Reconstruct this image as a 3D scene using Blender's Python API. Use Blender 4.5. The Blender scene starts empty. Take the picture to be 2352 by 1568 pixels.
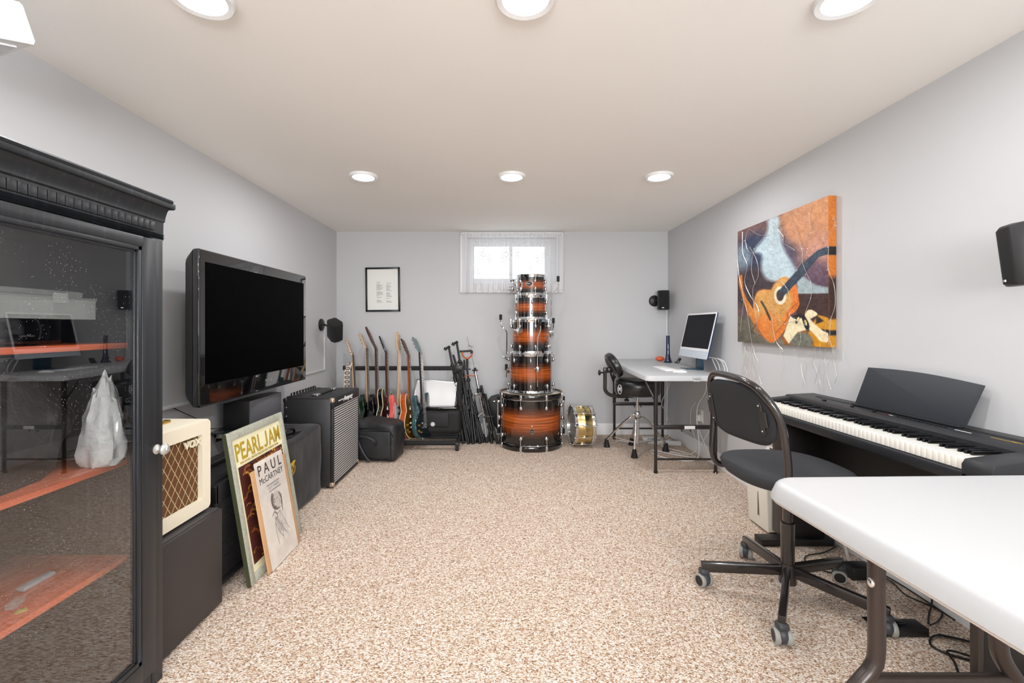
import bpy, bmesh, math, random
import numpy as np
from mathutils import Matrix, Vector, noise as mnoise
random.seed(7)
PI = math.pi
C = bpy.context.scene.collection
SC = bpy.context.scene
# ---------------------------------------------------------------- camera, world, exposure
F = 1045.33; PX, PY, HC = 1148.0, 751.0, 1.113      # focal length in pixels, vanishing point, camera height
cd = bpy.data.cameras.new('camera'); cam = bpy.data.objects.new('camera', cd); C.objects.link(cam)
cam.location = (0, 0, HC); cam.rotation_euler = (PI/2, 0, 0)
cd.sensor_width = 36; cd.lens = 16.0; cd.shift_x = (1176-PX)/2352; cd.shift_y = -(784-PY)/2352
cd.clip_start = 0.02
SC.camera = cam
SC.view_settings.view_transform = 'Standard'; SC.view_settings.look = 'None'
SC.view_settings.gamma = 1; SC.view_settings.use_curve_mapping = False
SC.view_settings.exposure = -0.20
SC.cycles.use_denoising = True
SC.cycles.max_bounces = 10; SC.cycles.diffuse_bounces = 6; SC.cycles.glossy_bounces = 4
SC.cycles.transparent_max_bounces = 16; SC.cycles.sample_clamp_indirect = 6
w = bpy.data.worlds.new('world'); SC.world = w; w.use_nodes = True
w.node_tree.nodes['Background'].inputs[0].default_value = (0.88, 0.94, 1, 1)
w.node_tree.nodes['Background'].inputs[1].default_value = 3.0
def area_light(name, loc, rot, sx, sy, power, col=(1,1,1), shape='RECTANGLE', parent=None, spread=PI):
    l = bpy.data.lights.new(name, 'AREA'); l.shape = shape; l.size = sx
    if shape == 'RECTANGLE': l.size_y = sy
    l.energy = power; l.color = col; l.spread = spread
    o = bpy.data.objects.new(name, l); o.location = loc; o.rotation_euler = rot
    C.objects.link(o)
    if parent: o.parent = parent
    return o
# room: x to the right, y into the picture, z up
XL, XR, YB, YF, H = -1.697, 1.747, 4.73, -2.5, 2.104
# daylight through the wide unseen window behind the camera, tilted up to brighten the ceiling
area_light('daylight_rear', (0.25, YF-0.10, 1.38), (PI/2+.22, 0, 0), 2.2, 1.0, 190, (0.96, 0.98, 1))
LAMP_POWER = {'far': 10.5, 'near': 6.5, 'rear': 6.5, 'back': 8.0}
# ---------------------------------------------------------------- helpers
def lin(c):
    return tuple((x/255/12.92 if x/255 <= 0.04045 else ((x/255+0.055)/1.055)**2.4) for x in c[:3]) + (1,)
class NT:
    def __init__(s, m): s.t = m.node_tree; s.n = s.t.nodes; s.l = s.t.links
    def new(s, typ, **k):
        x = s.n.new(typ)
        for a, b in k.items(): setattr(x, a, b)
        return x
    def put(s, sock, v):
        if hasattr(v, 'is_output'): s.l.new(v, sock)
        else: sock.default_value = v
    def math(s, op, a, b=None, c=None):
        x = s.new('ShaderNodeMath', operation=op)
        for i, v in enumerate((a, b, c)):
            if v is not None: s.put(x.inputs[i], v)
        return x.outputs[0]
    def coord(s, which='Object'): return s.new('ShaderNodeTexCoord').outputs[which]
    def sep(s, v):
        x = s.new('ShaderNodeSeparateXYZ'); s.l.new(v, x.inputs[0]); return x.outputs
    def scale(s, v, sc, loc=(0,0,0), rot=(0,0,0)):
        x = s.new('ShaderNodeMapping'); s.l.new(v, x.inputs[0]); x.inputs['Scale'].default_value = sc
        x.inputs['Location'].default_value = loc; x.inputs['Rotation'].default_value = rot; return x.outputs[0]
    def noise(s, v, sc, det=3, rough=0.5):
        x = s.new('ShaderNodeTexNoise'); s.l.new(v, x.inputs['Vector']); x.inputs['Scale'].default_value = sc
        x.inputs['Detail'].default_value = det; x.inputs['Roughness'].default_value = rough; return x.outputs['Fac']
    def ramp(s, f, stops, interp='LINEAR'):
        x = s.new('ShaderNodeValToRGB'); x.color_ramp.interpolation = interp; e = x.color_ramp.elements
        while len(e) > 1: e.remove(e[-1])
        for i, (p, c) in enumerate(stops):
            q = e[0] if i == 0 else e.new(p)
            q.position = p; q.color = lin(c) if len(c) == 3 else c
        s.put(x.inputs[0], f); return x.outputs[0]
    def mix(s, f, a, b):
        x = s.new('ShaderNodeMix', data_type='RGBA'); s.put(x.inputs[0], f)
        s.put(x.inputs[6], a); s.put(x.inputs[7], b); return x.outputs[2]
    def bump(s, h, st=0.3, dist=0.002):
        x = s.new('ShaderNodeBump'); x.inputs['Strength'].default_value = st; x.inputs['Distance'].default_value = dist
        s.l.new(h, x.inputs['Height']); return x.outputs[0]
MATS = {}
def mat(name, col=(128,128,128), rough=0.5, metal=0.0, coat=0.0, bump=None, spec=None, var=None, emit=None, alpha=None):
    if name in MATS: return MATS[name]
    m = bpy.data.materials.new(name); m.use_nodes = True; MATS[name] = m
    p = m.node_tree.nodes['Principled BSDF']
    p.inputs['Base Color'].default_value = lin(col); p.inputs['Roughness'].default_value = rough
    p.inputs['Metallic'].default_value = metal; p.inputs['Coat Weight'].default_value = coat
    p.inputs['Coat Roughness'].default_value = 0.05
    if spec is not None: p.inputs['Specular IOR Level'].default_value = spec
    t = NT(m)
    if var:   # (scale, amount): slight mottling of the colour
        f = t.noise(t.coord(), var[0], 4)
        a = tuple(min(1, x*(1-var[1])) for x in lin(col)[:3]) + (1,); b = tuple(min(1, x*(1+var[1])) for x in lin(col)[:3]) + (1,)
        t.l.new(t.mix(t.math('MULTIPLY_ADD', f, 1.6, -0.3), a, b), p.inputs['Base Color'])
    if bump:
        t.l.new(t.bump(t.noise(t.coord(), bump[0], 3), bump[1], bump[2] if len(bump) > 2 else 0.002), p.inputs['Normal'])
    if emit:
        p.inputs['Emission Color'].default_value = lin(emit[0]); p.inputs['Emission Strength'].default_value = emit[1]
    if alpha is not None: p.inputs['Alpha'].default_value = alpha
    return m
def pmat(name, rough=0.5, metal=0, coat=0):      # a material to finish by hand
    m = mat(name, rough=rough, metal=metal, coat=coat); t = NT(m); return m, t, m.node_tree.nodes['Principled BSDF']
def frame_z(p, zdir, xhint=(1,0,0)):             # matrix with local z along zdir
    z = Vector(zdir).normalized(); x = Vector(xhint)
    if abs(z.dot(x.normalized())) > 0.98: x = Vector((0,1,0))
    y = z.cross(x).normalized(); x = y.cross(z)
    return Matrix(((x.x,y.x,z.x,p[0]),(x.y,y.y,z.y,p[1]),(x.z,y.z,z.z,p[2]),(0,0,0,1)))
def axes(p, x, y, z):
    x, y, z = Vector(x), Vector(y), Vector(z)
    return Matrix(((x.x,y.x,z.x,p[0]),(x.y,y.y,z.y,p[1]),(x.z,y.z,z.z,p[2]),(0,0,0,1)))
T = Matrix.Translation
def RZ(a): return Matrix.Rotation(a, 4, 'Z')
def RX(a): return Matrix.Rotation(a, 4, 'X')
def RY(a): return Matrix.Rotation(a, 4, 'Y')
def cr(P, n=6, closed=False):                    # Catmull-Rom through the points
    P = [Vector(p) for p in P]; out = []; k = len(P)
    for i in range(k if closed else k-1):
        a, b = P[i], P[(i+1) % k]
        p0 = P[(i-1) % k] if closed or i > 0 else a*2-b
        p3 = P[(i+2) % k] if closed or i < k-2 else b*2-a
        for j in range(n):
            t = j/n
            out.append(0.5*((2*a)+(b-p0)*t+(2*p0-5*a+4*b-p3)*t*t+(3*a-p0-3*b+p3)*t**3))
    if not closed: out.append(P[-1])
    return out
class B:
    def __init__(s): s.v = []; s.f = []
    def add(s, V, Fc, M=None):
        o = len(s.v)
        s.v += [tuple(M @ Vector(p)) if M is not None else tuple(p) for p in V]
        s.f += [tuple(i+o for i in f) for f in Fc]; return s
    def box(s, c, d, M=None, bev=0.0, seg=2):
        bm = bmesh.new(); bmesh.ops.create_cube(bm, size=1, matrix=T(c) @ Matrix.Diagonal((d[0], d[1], d[2], 1)))
        if bev > 0:
            bmesh.ops.bevel(bm, geom=bm.edges[:], offset=min(bev, min(d)*0.48), segments=seg, profile=0.5, affect='EDGES')
        s._bm(bm, M); return s
    def b2(s, a, b, M=None, bev=0.0, seg=2):      # box by two corners
        return s.box([(a[i]+b[i])/2 for i in range(3)], [abs(b[i]-a[i]) for i in range(3)], M, bev, seg)
    def _bm(s, bm, M=None):
        bm.verts.index_update(); s.add([v.co.copy() for v in bm.verts], [[v.index for v in f.verts] for f in bm.faces], M); bm.free()
    def lathe(s, prof, M=None, n=24, cap=True, arc=2*PI):
        V = []; Fc = []; k = len(prof); full = abs(arc-2*PI) < 1e-6; m = n if full else n+1
        for i in range(m):
            a = arc*i/n
            for r, z in prof: V.append((r*math.cos(a), r*math.sin(a), z))
        for i in range(n):
            j = (i+1) % m
            for q in range(k-1): Fc.append((i*k+q, j*k+q, j*k+q+1, i*k+q+1))
        if cap and full:
            if prof[0][0] > 1e-6: Fc.append(tuple(i*k for i in range(n))[::-1])
            if prof[-1][0] > 1e-6: Fc.append(tuple(i*k+k-1 for i in range(n)))
        return s.add(V, Fc, M)
    def cyl(s, p0, p1, r, r1=None, n=14):
        p0, p1 = Vector(p0), Vector(p1); L = (p1-p0).length
        return s.lathe([(r, 0), (r if r1 is None else r1, L)], frame_z(p0, p1-p0), n)
    def rcyl(s, p0, p1, r, e=0.003, n=20):        # cylinder with softened rims
        p0, p1 = Vector(p0), Vector(p1); L = (p1-p0).length
        return s.lathe([(r-e, 0), (r, e), (r, L-e), (r-e, L)], frame_z(p0, p1-p0), n)
    def tube(s, P, r, n=8, closed=False):
        P = [Vector(p) for p in P]; k = len(P); R = r if isinstance(r, (list, tuple)) else [r]*k
        V = []; Fc = []; up = None
        for i in range(k):
            a = P[(i-1) % k] if closed or i > 0 else P[i]; b = P[(i+1) % k] if closed or i < k-1 else P[i]
            d = (b-a)
            d = d.normalized() if d.length > 1e-9 else Vector((0,0,1))
            if up is None: up = Vector((0,0,1)) if abs(d.z) < 0.9 else Vector((1,0,0))
            x = up.cross(d)
            if x.length < 1e-6: x = Vector((1,0,0)).cross(d)
            x.normalize(); y = d.cross(x); up = y
            for j in range(n):
                t = 2*PI*j/n; V.append(P[i]+x*(R[i]*math.cos(t))+y*(R[i]*math.sin(t)))
        for i in range(k if closed else k-1):
            i2 = (i+1) % k
            for j in range(n): Fc.append((i*n+j, i*n+(j+1) % n, i2*n+(j+1) % n, i2*n+j))
        if not closed: Fc += [tuple(range(n))[::-1], tuple((k-1)*n+j for j in range(n))]
        return s.add(V, Fc)
    def sph(s, c, r, sc=(1,1,1), M=None, n=14, m=9):
        prof = [(math.sin(PI*i/m)*1.0, -math.cos(PI*i/m)) for i in range(m+1)]
        prof[0] = (0, -1); prof[-1] = (0, 1)
        X = T(c) @ Matrix.Diagonal((r*sc[0], r*sc[1], r*sc[2], 1))
        return s.lathe([(max(p[0], 1e-4), p[1]) for p in prof], (M @ X) if M is not None else X, n)
    def torus(s, R, r, M=None, n=32, m=8, sq=None):
        V = []; Fc = []
        for i in range(n):
            a = 2*PI*i/n
            for j in range(m):
                b = 2*PI*j/m; q = (sq or (1, 1))
                rr = R+r*q[0]*math.cos(b); V.append((rr*math.cos(a), rr*math.sin(a), r*q[1]*math.sin(b)))
        for i in range(n):
            for j in range(m): Fc.append((i*m+j, ((i+1) % n)*m+j, ((i+1) % n)*m+(j+1) % m, i*m+(j+1) % m))
        return s.add(V, Fc, M)
    def prism(s, out, h0, h1, M=None, bev=0.0, seg=2):   # outline in local xy, from z=h0 to h1
        bm = bmesh.new(); vs = [bm.verts.new((p[0], p[1], h0)) for p in out]; f = bm.faces.new(vs)
        f.normal_update()
        r = bmesh.ops.extrude_face_region(bm, geom=[f])
        ne = [e for e in r['geom'] if isinstance(e, bmesh.types.BMVert)]
        bmesh.ops.translate(bm, verts=ne, vec=(0, 0, h1-h0))
        bmesh.ops.recalc_face_normals(bm, faces=bm.faces[:])
        if bev > 0:
            es = [e for e in bm.edges if abs(e.verts[0].co.z-e.verts[1].co.z) < 1e-7]
            bmesh.ops.bevel(bm, geom=es, offset=bev, segments=seg, profile=0.5, affect='EDGES', clamp_overlap=True)
        s._bm(bm, M); return s
    def grid(s, fn, nu, nv):
        V = [fn(i/nu, j/nv) for j in range(nv+1) for i in range(nu+1)]; k = nu+1
        return s.add(V, [(j*k+i, j*k+i+1, (j+1)*k+i+1, (j+1)*k+i) for j in range(nv) for i in range(nu)])
    def strip(s, prof, p0, p1, nrm):               # moulding: profile (out, up) swept from p0 to p1
        p0, p1 = Vector(p0), Vector(p1); nv = Vector(nrm); V = []; k = len(prof)
        for p in (p0, p1): V += [p+nv*a+Vector((0,0,b)) for a, b in prof]
        Fc = [(i, (i+1) % k, k+(i+1) % k, k+i) for i in range(k)] + [tuple(range(k))[::-1], tuple(k+i for i in range(k))]
        return s.add(V, Fc)
WM = {}
def _mesh(name, b, m, angle):
    me = bpy.data.meshes.new(name); me.from_pydata(b.v, [], b.f); me.update()
    bm = bmesh.new(); bm.from_mesh(me); bmesh.ops.recalc_face_normals(bm, faces=bm.faces[:]); bm.to_mesh(me); bm.free()
    if m: me.materials.append(m)
    if angle:
        for p in me.polygons: p.use_smooth = True
        me.set_sharp_from_angle(angle=math.radians(angle))
    return me
def part(name, b, m, parent, angle=40, label=None, kind=None):     # vertices are given in world space
    me = _mesh(name, b, m, angle); me.transform(WM[parent.name].inverted())
    o = bpy.data.objects.new(name, me); C.objects.link(o); o.parent = parent; WM[o.name] = WM[parent.name]
    if label: o['label'] = label
    if kind: o['kind'] = kind
    return o
def lpart(name, b, m, parent, angle=40, label=None, kind=None):    # vertices are given in the parent's space
    me = _mesh(name, b, m, angle)
    o = bpy.data.objects.new(name, me); C.objects.link(o); o.parent = parent; WM[o.name] = WM[parent.name]
    if label: o['label'] = label
    if kind: o['kind'] = kind
    return o
def thing(name, label, cat, loc, rz=0, group=None, M=None):
    o = bpy.data.objects.new(name, None); C.objects.link(o); o.empty_display_size = 0.1
    o.matrix_world = M if M is not None else T(loc) @ RZ(rz)
    WM[o.name] = o.matrix_world.copy()
    o['label'] = label; o['category'] = cat
    if group: o['group'] = group
    return o
def solo(name, b, m, label, cat, group=None, angle=40):            # a thing that is one mesh, origin at its base
    me = _mesh(name, b, m, angle); vs = np.array(b.v); c = Vector(((vs[:,0].min()+vs[:,0].max())/2, (vs[:,1].min()+vs[:,1].max())/2, vs[:,2].min()))
    me.transform(T(-c)); o = bpy.data.objects.new(name, me); C.objects.link(o); o.location = c; WM[o.name] = T(c)
    o['label'] = label; o['category'] = cat
    if group: o['group'] = group
    return o
def struct(name, b, m, angle=40, parent=None):
    me = _mesh(name, b, m, angle); o = bpy.data.objects.new(name, me); C.objects.link(o); WM[o.name] = Matrix.Identity(4)
    if parent: o.parent = parent
    else: o['kind'] = 'structure'
    return o
def text(name, s, size, M, m, parent, depth=0.0006, sx=1.0, align='CENTER', bold=0.0, shear=0.0):
    cu = bpy.data.curves.new(name, 'FONT'); cu.body = s; cu.size = size; cu.extrude = depth; cu.align_x = align; cu.align_y = 'CENTER'
    cu.offset = bold; cu.resolution_u = 3; cu.shear = shear
    t = bpy.data.objects.new(name, cu); C.objects.link(t); dg = bpy.context.evaluated_depsgraph_get()
    me = bpy.data.meshes.new_from_object(t.evaluated_get(dg)); bpy.data.objects.remove(t)
    me.transform(M @ Matrix.Diagonal((sx, 1, 1, 1))); me.transform(WM[parent.name].inverted()); me.materials.clear(); me.materials.append(m)
    o = bpy.data.objects.new(name, me); C.objects.link(o); o.parent = parent; WM[o.name] = WM[parent.name]; return o
# places read off the room's perspective: on the floor (or a level), on a side wall, at a depth
def fit_text(name, s, box, M, m, parent, bold=.02):       # lettering stretched to fill a rectangle (x0, y0, x1, y1) of M's plane
    o = text(name, s, 1.0, Matrix.Identity(4), m, parent, 0.0, bold=bold); me = o.data; me.transform(WM[parent.name])
    vs = np.array([v.co[:] for v in me.vertices]); a, c = vs.min(0), vs.max(0); x0, y0, x1, y1 = box
    me.transform(M @ T((x0, y0, 0)) @ Matrix.Diagonal(((x1-x0)/(c[0]-a[0]), (y1-y0)/(c[1]-a[1]), 1, 1)) @ T((-a[0], -a[1], 0))); me.transform(WM[parent.name].inverted()); return o
def at(px, py, y): return Vector(((px-PX)*y/F, y, HC-(py-PY)*y/F))
def lev(px, py, z=0.0): return at(px, py, (HC-z)*F/(py-PY))
def onx(px, py, x): return at(px, py, x*F/(px-PX))
# ---- painted surfaces: a colour per vertex of a fine grid
def inpoly(X, Y, P):
    r = np.zeros(X.shape, bool); n = len(P); j = n-1
    for i in range(n):
        xi, yi = P[i][0], P[i][1]; xj, yj = P[j][0], P[j][1]
        c = ((yi > Y) != (yj > Y)) & (X < (xj-xi)*(Y-yi)/((yj-yi) or 1e-9)+xi); r ^= c; j = i
    return r
def segdist(X, Y, P):
    d = np.full(X.shape, 1e9)
    for a, b in zip(P[:-1], P[1:]):
        dx, dy = b[0]-a[0], b[1]-a[1]; L = dx*dx+dy*dy or 1e-9
        t = np.clip(((X-a[0])*dx+(Y-a[1])*dy)/L, 0, 1); d = np.minimum(d, np.hypot(X-a[0]-t*dx, Y-a[1]-t*dy))
    return d
def vnoise(X, Y, sc, seed=0):
    rs = np.random.RandomState(seed); G = rs.rand(64, 64); x = X/sc; y = Y/sc
    xi = np.floor(x).astype(int); yi = np.floor(y).astype(int); fx = x-xi; fy = y-yi
    fx = fx*fx*(3-2*fx); fy = fy*fy*(3-2*fy); g = lambda a, b: G[a % 64, b % 64]
    return (g(xi, yi)*(1-fx)+g(xi+1, yi)*fx)*(1-fy)+(g(xi, yi+1)*(1-fx)+g(xi+1, yi+1)*fx)*fy
class Paint:
    def __init__(s, X, Y, base): s.X = X; s.Y = Y; s.c = np.zeros(X.shape+(3,)); s.c[:] = base
    def lay(s, m, col): m = np.asarray(m, float)[..., None]; s.c = s.c*(1-m)+np.array(col, float)*m
    def poly(s, P, col, a=1.0, soft=0, sm=False):
        if sm: P = [(p.x, p.y) for p in cr([(q[0], q[1], 0) for q in P], 6, True)]
        m = inpoly(s.X, s.Y, P).astype(float)
        if soft:
            d = segdist(s.X, s.Y, list(P)+[P[0]]); m = np.where(m > 0, 0.5+0.5*np.clip(d/soft, 0, 1), 0.5-0.5*np.clip(d/soft, 0, 1))
        s.lay(m*a, col)
    def line(s, P, w, col, a=1.0, sm=False, soft=2.0):
        if sm: P = [(p.x, p.y) for p in cr([(q[0], q[1], 0) for q in P], 6)]
        s.lay(np.clip((w/2-segdist(s.X, s.Y, P))/soft+0.5, 0, 1)*a, col)
    def ell(s, cx, cy, rx, ry, col, a=1.0, soft=0.1, ang=0):
        ca, sa = math.cos(ang), math.sin(ang); x = s.X-cx; y = s.Y-cy
        d = np.hypot((x*ca+y*sa)/rx, (-x*sa+y*ca)/ry); s.lay(np.clip((1-d)/soft+0.5, 0, 1)*a, col)
def set_colors(me, cols, name='art'):
    c = np.clip(cols, 0, 255)/255; c = np.where(c <= 0.04045, c/12.92, ((c+0.055)/1.055)**2.4)
    a = me.color_attributes.new(name, 'FLOAT_COLOR', 'POINT'); q = np.ones((len(me.vertices), 4)); q[:, :3] = c.reshape(-1, 3)
    a.data.foreach_set('color', q.ravel())
def artmat(name, rough=0.6, coat=0):
    m, t, p = pmat(name, rough, 0, coat); a = t.new('ShaderNodeAttribute', attribute_name='art'); t.l.new(a.outputs['Color'], p.inputs['Base Color']); return m
def glassmat(name, tint=(1,1,1,1), base=0.04, rough=0.0, k=1.0):
    m = bpy.data.materials.new(name); m.use_nodes = True; t = NT(m); t.n.clear(); MATS[name] = m
    lw = t.new('ShaderNodeLayerWeight'); lw.inputs['Blend'].default_value = 0.5
    f5 = t.math('POWER', lw.outputs['Facing'], 3.2)
    f = t.math('MULTIPLY_ADD', f5, (1-base)*k, base)
    tr = t.new('ShaderNodeBsdfTransparent'); tr.inputs[0].default_value = tint
    gl = t.new('ShaderNodeBsdfGlossy'); gl.inputs['Roughness'].default_value = rough
    mx = t.new('ShaderNodeMixShader'); t.l.new(f, mx.inputs[0]); t.l.new(tr.outputs[0], mx.inputs[1]); t.l.new(gl.outputs[0], mx.inputs[2])
    o = t.new('ShaderNodeOutputMaterial'); t.l.new(mx.outputs[0], o.inputs[0]); return m
# ---- common materials
black_plastic = mat('black_plastic', (24,24,25), 0.42, bump=(900, 0.08))
black_satin = mat('black_satin', (20,20,22), 0.3)
black_gloss = mat('black_gloss', (10,10,12), 0.06, coat=0.6)
black_metal = mat('black_painted_metal', (38,34,32), 0.32, coat=0.2)
steel_black = mat('steel_black', (44,42,42), 0.4)
dark_cloth = mat('dark_grille_cloth', (22,22,23), 0.9, bump=(1200, 0.3))
chrome = mat('chrome', (225,226,228), 0.09, 1.0)
steel = mat('brushed_steel', (190,190,190), 0.28, 1.0)
gold = mat('gold_hardware', (205,170,90), 0.25, 1.0)
rubber = mat('black_rubber', (16,16,17), 0.65)
white_plastic = mat('white_plastic', (232,232,230), 0.38)
white_cable = mat('white_cable', (225,225,225), 0.45)
black_cable = mat('black_cable', (22,22,22), 0.5)
ink = mat('dark_ink', (35,35,38), 0.7)
white_ink = mat('white_ink', (225,225,222), 0.6)
# ================================================================ the room
m, t, p = pmat('carpet', 0.95)
co = t.coord()
vo = t.new('ShaderNodeTexVoronoi'); vo.inputs['Scale'].default_value = 190; vo.inputs['Randomness'].default_value = 0.9
t.l.new(t.scale(co, (1, 1.25, 1)), vo.inputs['Vector'])
cell = t.new('ShaderNodeSeparateColor'); t.l.new(vo.outputs['Color'], cell.inputs[0])
n1 = t.noise(co, 75, 2); n2 = t.noise(co, 6, 2)
fac = t.math('ADD', t.math('MULTIPLY', cell.outputs[0], 0.72), t.math('MULTIPLY_ADD', n1, 0.5, -0.11))
col = t.ramp(fac, [(0.05, (98,74,58)), (0.22, (164,131,106)), (0.42, (205,182,160)), (0.62, (228,212,197)), (0.85, (246,241,235))])
col = t.mix(t.math('MULTIPLY', n2, 0.18), col, lin((190,160,135)))
t.l.new(col, p.inputs['Base Color'])
t.l.new(t.bump(t.math('SUBTRACT', 1.0, vo.outputs['Distance']), 0.8, 0.006), p.inputs['Normal'])
p.inputs['Specular IOR Level'].default_value = 0.1
struct('floor', B().b2((XL-0.1, YF-0.1, -0.05), (XR+0.1, YB+0.1, 0)), m)
wallm = mat('wall_paint', (200,201,203), 0.75, bump=(260, 0.10, 0.001), spec=0.25)
ceilm = mat('ceiling_paint', (246,244,240), 0.8, bump=(220, 0.08, 0.001), spec=0.2, var=(1.3, 0.02))
trimm = mat('white_trim_paint', (236,237,238), 0.35)
struct('wall_left', B().b2((XL-0.12, YF, 0), (XL, YB, H)), wallm)
struct('wall_right', B().b2((XR, YF, 0), (XR+0.12, YB, H)), wallm)
WX0, WX1, WZ0, WZ1 = -0.36, 0.61, 1.52, 2.045      # small high window in the far wall
b = B()
b.b2((XL-0.12, YB, 0), (XR+0.12, YB+0.2, WZ0)).b2((XL-0.12, YB, WZ1), (XR+0.12, YB+0.2, H))
b.b2((XL-0.12, YB, WZ0), (WX0, YB+0.2, WZ1)).b2((WX1, YB, WZ0), (XR+0.12, YB+0.2, WZ1))
struct('wall_back', b, wallm)
b = B(); RX0, RX1, RZ0, RZ1 = -0.85, 1.35, 0.88, 1.90
b.b2((XL-0.12, YF-0.12, 0), (XR+0.12, YF, RZ0)).b2((XL-0.12, YF-0.12, RZ1), (XR+0.12, YF, H))
b.b2((XL-0.12, YF-0.12, RZ0), (RX0, YF, RZ1)).b2((RX1, YF-0.12, RZ0), (XR+0.12, YF, RZ1))
struct('wall_front', b, wallm)
struct('ceiling', B().b2((XL-0.12, YF-0.12, H), (XR+0.12, YB+0.2, H+0.1)), ceilm)
bp = [(0,0),(0.016,0),(0.016,0.06),(0.013,0.068),(0.013,0.078),(0.009,0.088),(0.009,0.098),(0.003,0.113),(0,0.113)]
struct('baseboard_back', B().strip(bp, (XL+.016, YB, 0), (XR-.016, YB, 0), (0,-1,0)), trimm)
struct('baseboard_left', B().strip(bp, (XL, YF, 0), (XL, YB, 0), (1,0,0)), trimm)
struct('baseboard_right', B().strip(bp, (XR, YF, 0), (XR, YB, 0), (-1,0,0)), trimm)
# --- far window: casing on the wall, white sash set back, two bright panes
pane = glassmat('window_glass', base=0.05)
b = B(); c0, c1, z0, z1 = -0.412, 0.656, 1.47, 2.098
for a, q in (((c0,YB-0.022,z0),(WX0,YB,z1)), ((WX1,YB-0.022,z0),(c1,YB,z1)), ((WX0,YB-0.022,WZ1),(WX1,YB,z1)), ((WX0,YB-0.022,z0),(WX1,YB,WZ0))): b.b2(a, q, bev=0.003)
win = struct('window_1', b, trimm)
b = B(); s0, s1, q0, q1 = -0.272, 0.475, 1.625, 1.965
b.b2((WX0,YB+0.09,WZ0),(s0,YB+0.13,WZ1)).b2((s1,YB+0.09,WZ0),(WX1,YB+0.13,WZ1)).b2((s0,YB+0.09,WZ0),(s1,YB+0.13,q0)).b2((s0,YB+0.09,q1),(s1,YB+0.13,WZ1)).b2((0.10,YB+0.085,q0),(0.135,YB+0.125,q1))
struct('window_frame', b, trimm, parent=win)
for a, q in ((s0, 0.10), (0.135, s1)): struct('pane', B().b2((a,YB+0.105,q0),(q,YB+0.11,q1)), pane, parent=win)
# --- wide window behind the camera
b = B()
b.b2((RX0,YF-0.08,RZ0),(RX0+0.05,YF+0.01,RZ1)).b2((RX1-0.05,YF-0.08,RZ0),(RX1,YF+0.01,RZ1)).b2((RX0,YF-0.08,RZ0),(RX1,YF+0.01,RZ0+0.05)).b2((RX0,YF-0.08,RZ1-0.05),(RX1,YF+0.01,RZ1)).b2((0.22,YF-0.07,RZ0),(0.28,YF,RZ1))
w2 = struct('window_2', b, trimm)
for a, q in ((RX0+.05, .22), (.28, RX1-.05)): struct('pane', B().b2((a,YF-0.05,RZ0+.05),(q,YF-0.045,RZ1-.05)), pane, parent=w2)
# --- lace curtain: opacity painted per vertex, fine net by pattern
CW = 1.03
def curt(u, v):
    x = -0.385+u*1.045; z = 2.077-v*0.60
    if v > 0.955: z -= 0.012*math.sin(u*2*PI*16)*((v-0.955)/0.045)+0.006*math.sin(u*31)
    z += 0.004*math.sin(u*40)*(1-v)
    fold = 0.012*math.sin(u*2*PI*13+1.2*math.sin(u*9))*(0.5+0.5*v)+0.006*math.sin(u*2*PI*29+v)
    return (x, YB-0.055+fold, z)
NU, NV = 300, 170
b = B().grid(curt, NU, NV)
U, V = np.meshgrid(np.linspace(0,1,NU+1), np.linspace(0,1,NV+1))
P_ = Paint(U*2100+110, V*1220+90, (0,0,0)); X, Y = P_.X, P_.Y     # channel 0: solidity, channel 1: net
fold = np.sin(U*2*PI*13+1.2*np.sin(U*9))
solid = 0.30+0.28*np.clip(fold, 0, 1)+0.0*U
net = np.zeros_like(solid)
for (cx, cy, r) in ((540,530,110),(680,640,95),(960,650,100),(1010,530,120),(1260,530,95),(1640,640,95),(1790,560,90),(450,720,60),(440,890,90),(700,850,70),(1220,740,60),(1080,880,70),(1650,850,60)):
    d = np.hypot((X-cx), (Y-cy)*0.8); an = np.arctan2(Y-cy, X-cx)
    solid = np.where((d < r) & (d > r*0.62) & (np.sin(an*16) > 0.1), 0.9, solid)
    solid = np.where((d < r*0.48) & (d > r*0.26), 0.92, solid)
for k in range(9):
    cx = 260+k*210; d = segdist(X, Y, [(cx, 980), (cx+20, 860), (cx-30, 760), (cx+10, 640)]); solid = np.where(d < 9, 0.85, solid)
edge = (X < 215) | (X > 2055) | (Y > 1140) | (Y < 135)
netm = ((X < 330) | (X > 1890) | (Y < 265) | (Y > 975)) & ~edge
solid = np.where(netm, 0.55, solid); net = np.where(netm, 1.0, net); solid = np.where(edge, 0.90, solid)
hole = (np.sin(U*2*PI*46) > 0.75) & (Y > 95) & (Y < 118); solid = np.where(hole, 0.1, solid)
mc = bpy.data.materials.new('lace'); mc.use_nodes = True; t = NT(mc); t.n.clear()
at_ = t.new('ShaderNodeAttribute', attribute_name='art'); sc_ = t.new('ShaderNodeSeparateColor'); t.l.new(at_.outputs['Color'], sc_.inputs[0])
xyz = t.sep(t.coord()); a1 = t.math('SINE', t.math('MULTIPLY', t.math('ADD', xyz[0], xyz[2]), 560.0)); a2 = t.math('SINE', t.math('MULTIPLY', t.math('SUBTRACT', xyz[0], xyz[2]), 560.0))
netf = t.math('GREATER_THAN', t.math('MULTIPLY', a1, a2), 0.1)
al = t.math('ADD', sc_.outputs[0], t.math('MULTIPLY', sc_.outputs[1], t.math('MULTIPLY_ADD', netf, 0.85, -0.42)))
al = t.math('MINIMUM', t.math('MAXIMUM', al, 0.04), 1.0)
df = t.new('ShaderNodeBsdfDiffuse'); df.inputs[0].default_value = lin((232,232,234)); tl = t.new('ShaderNodeBsdfTranslucent'); tl.inputs[0].default_value = lin((225,225,228))
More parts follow.
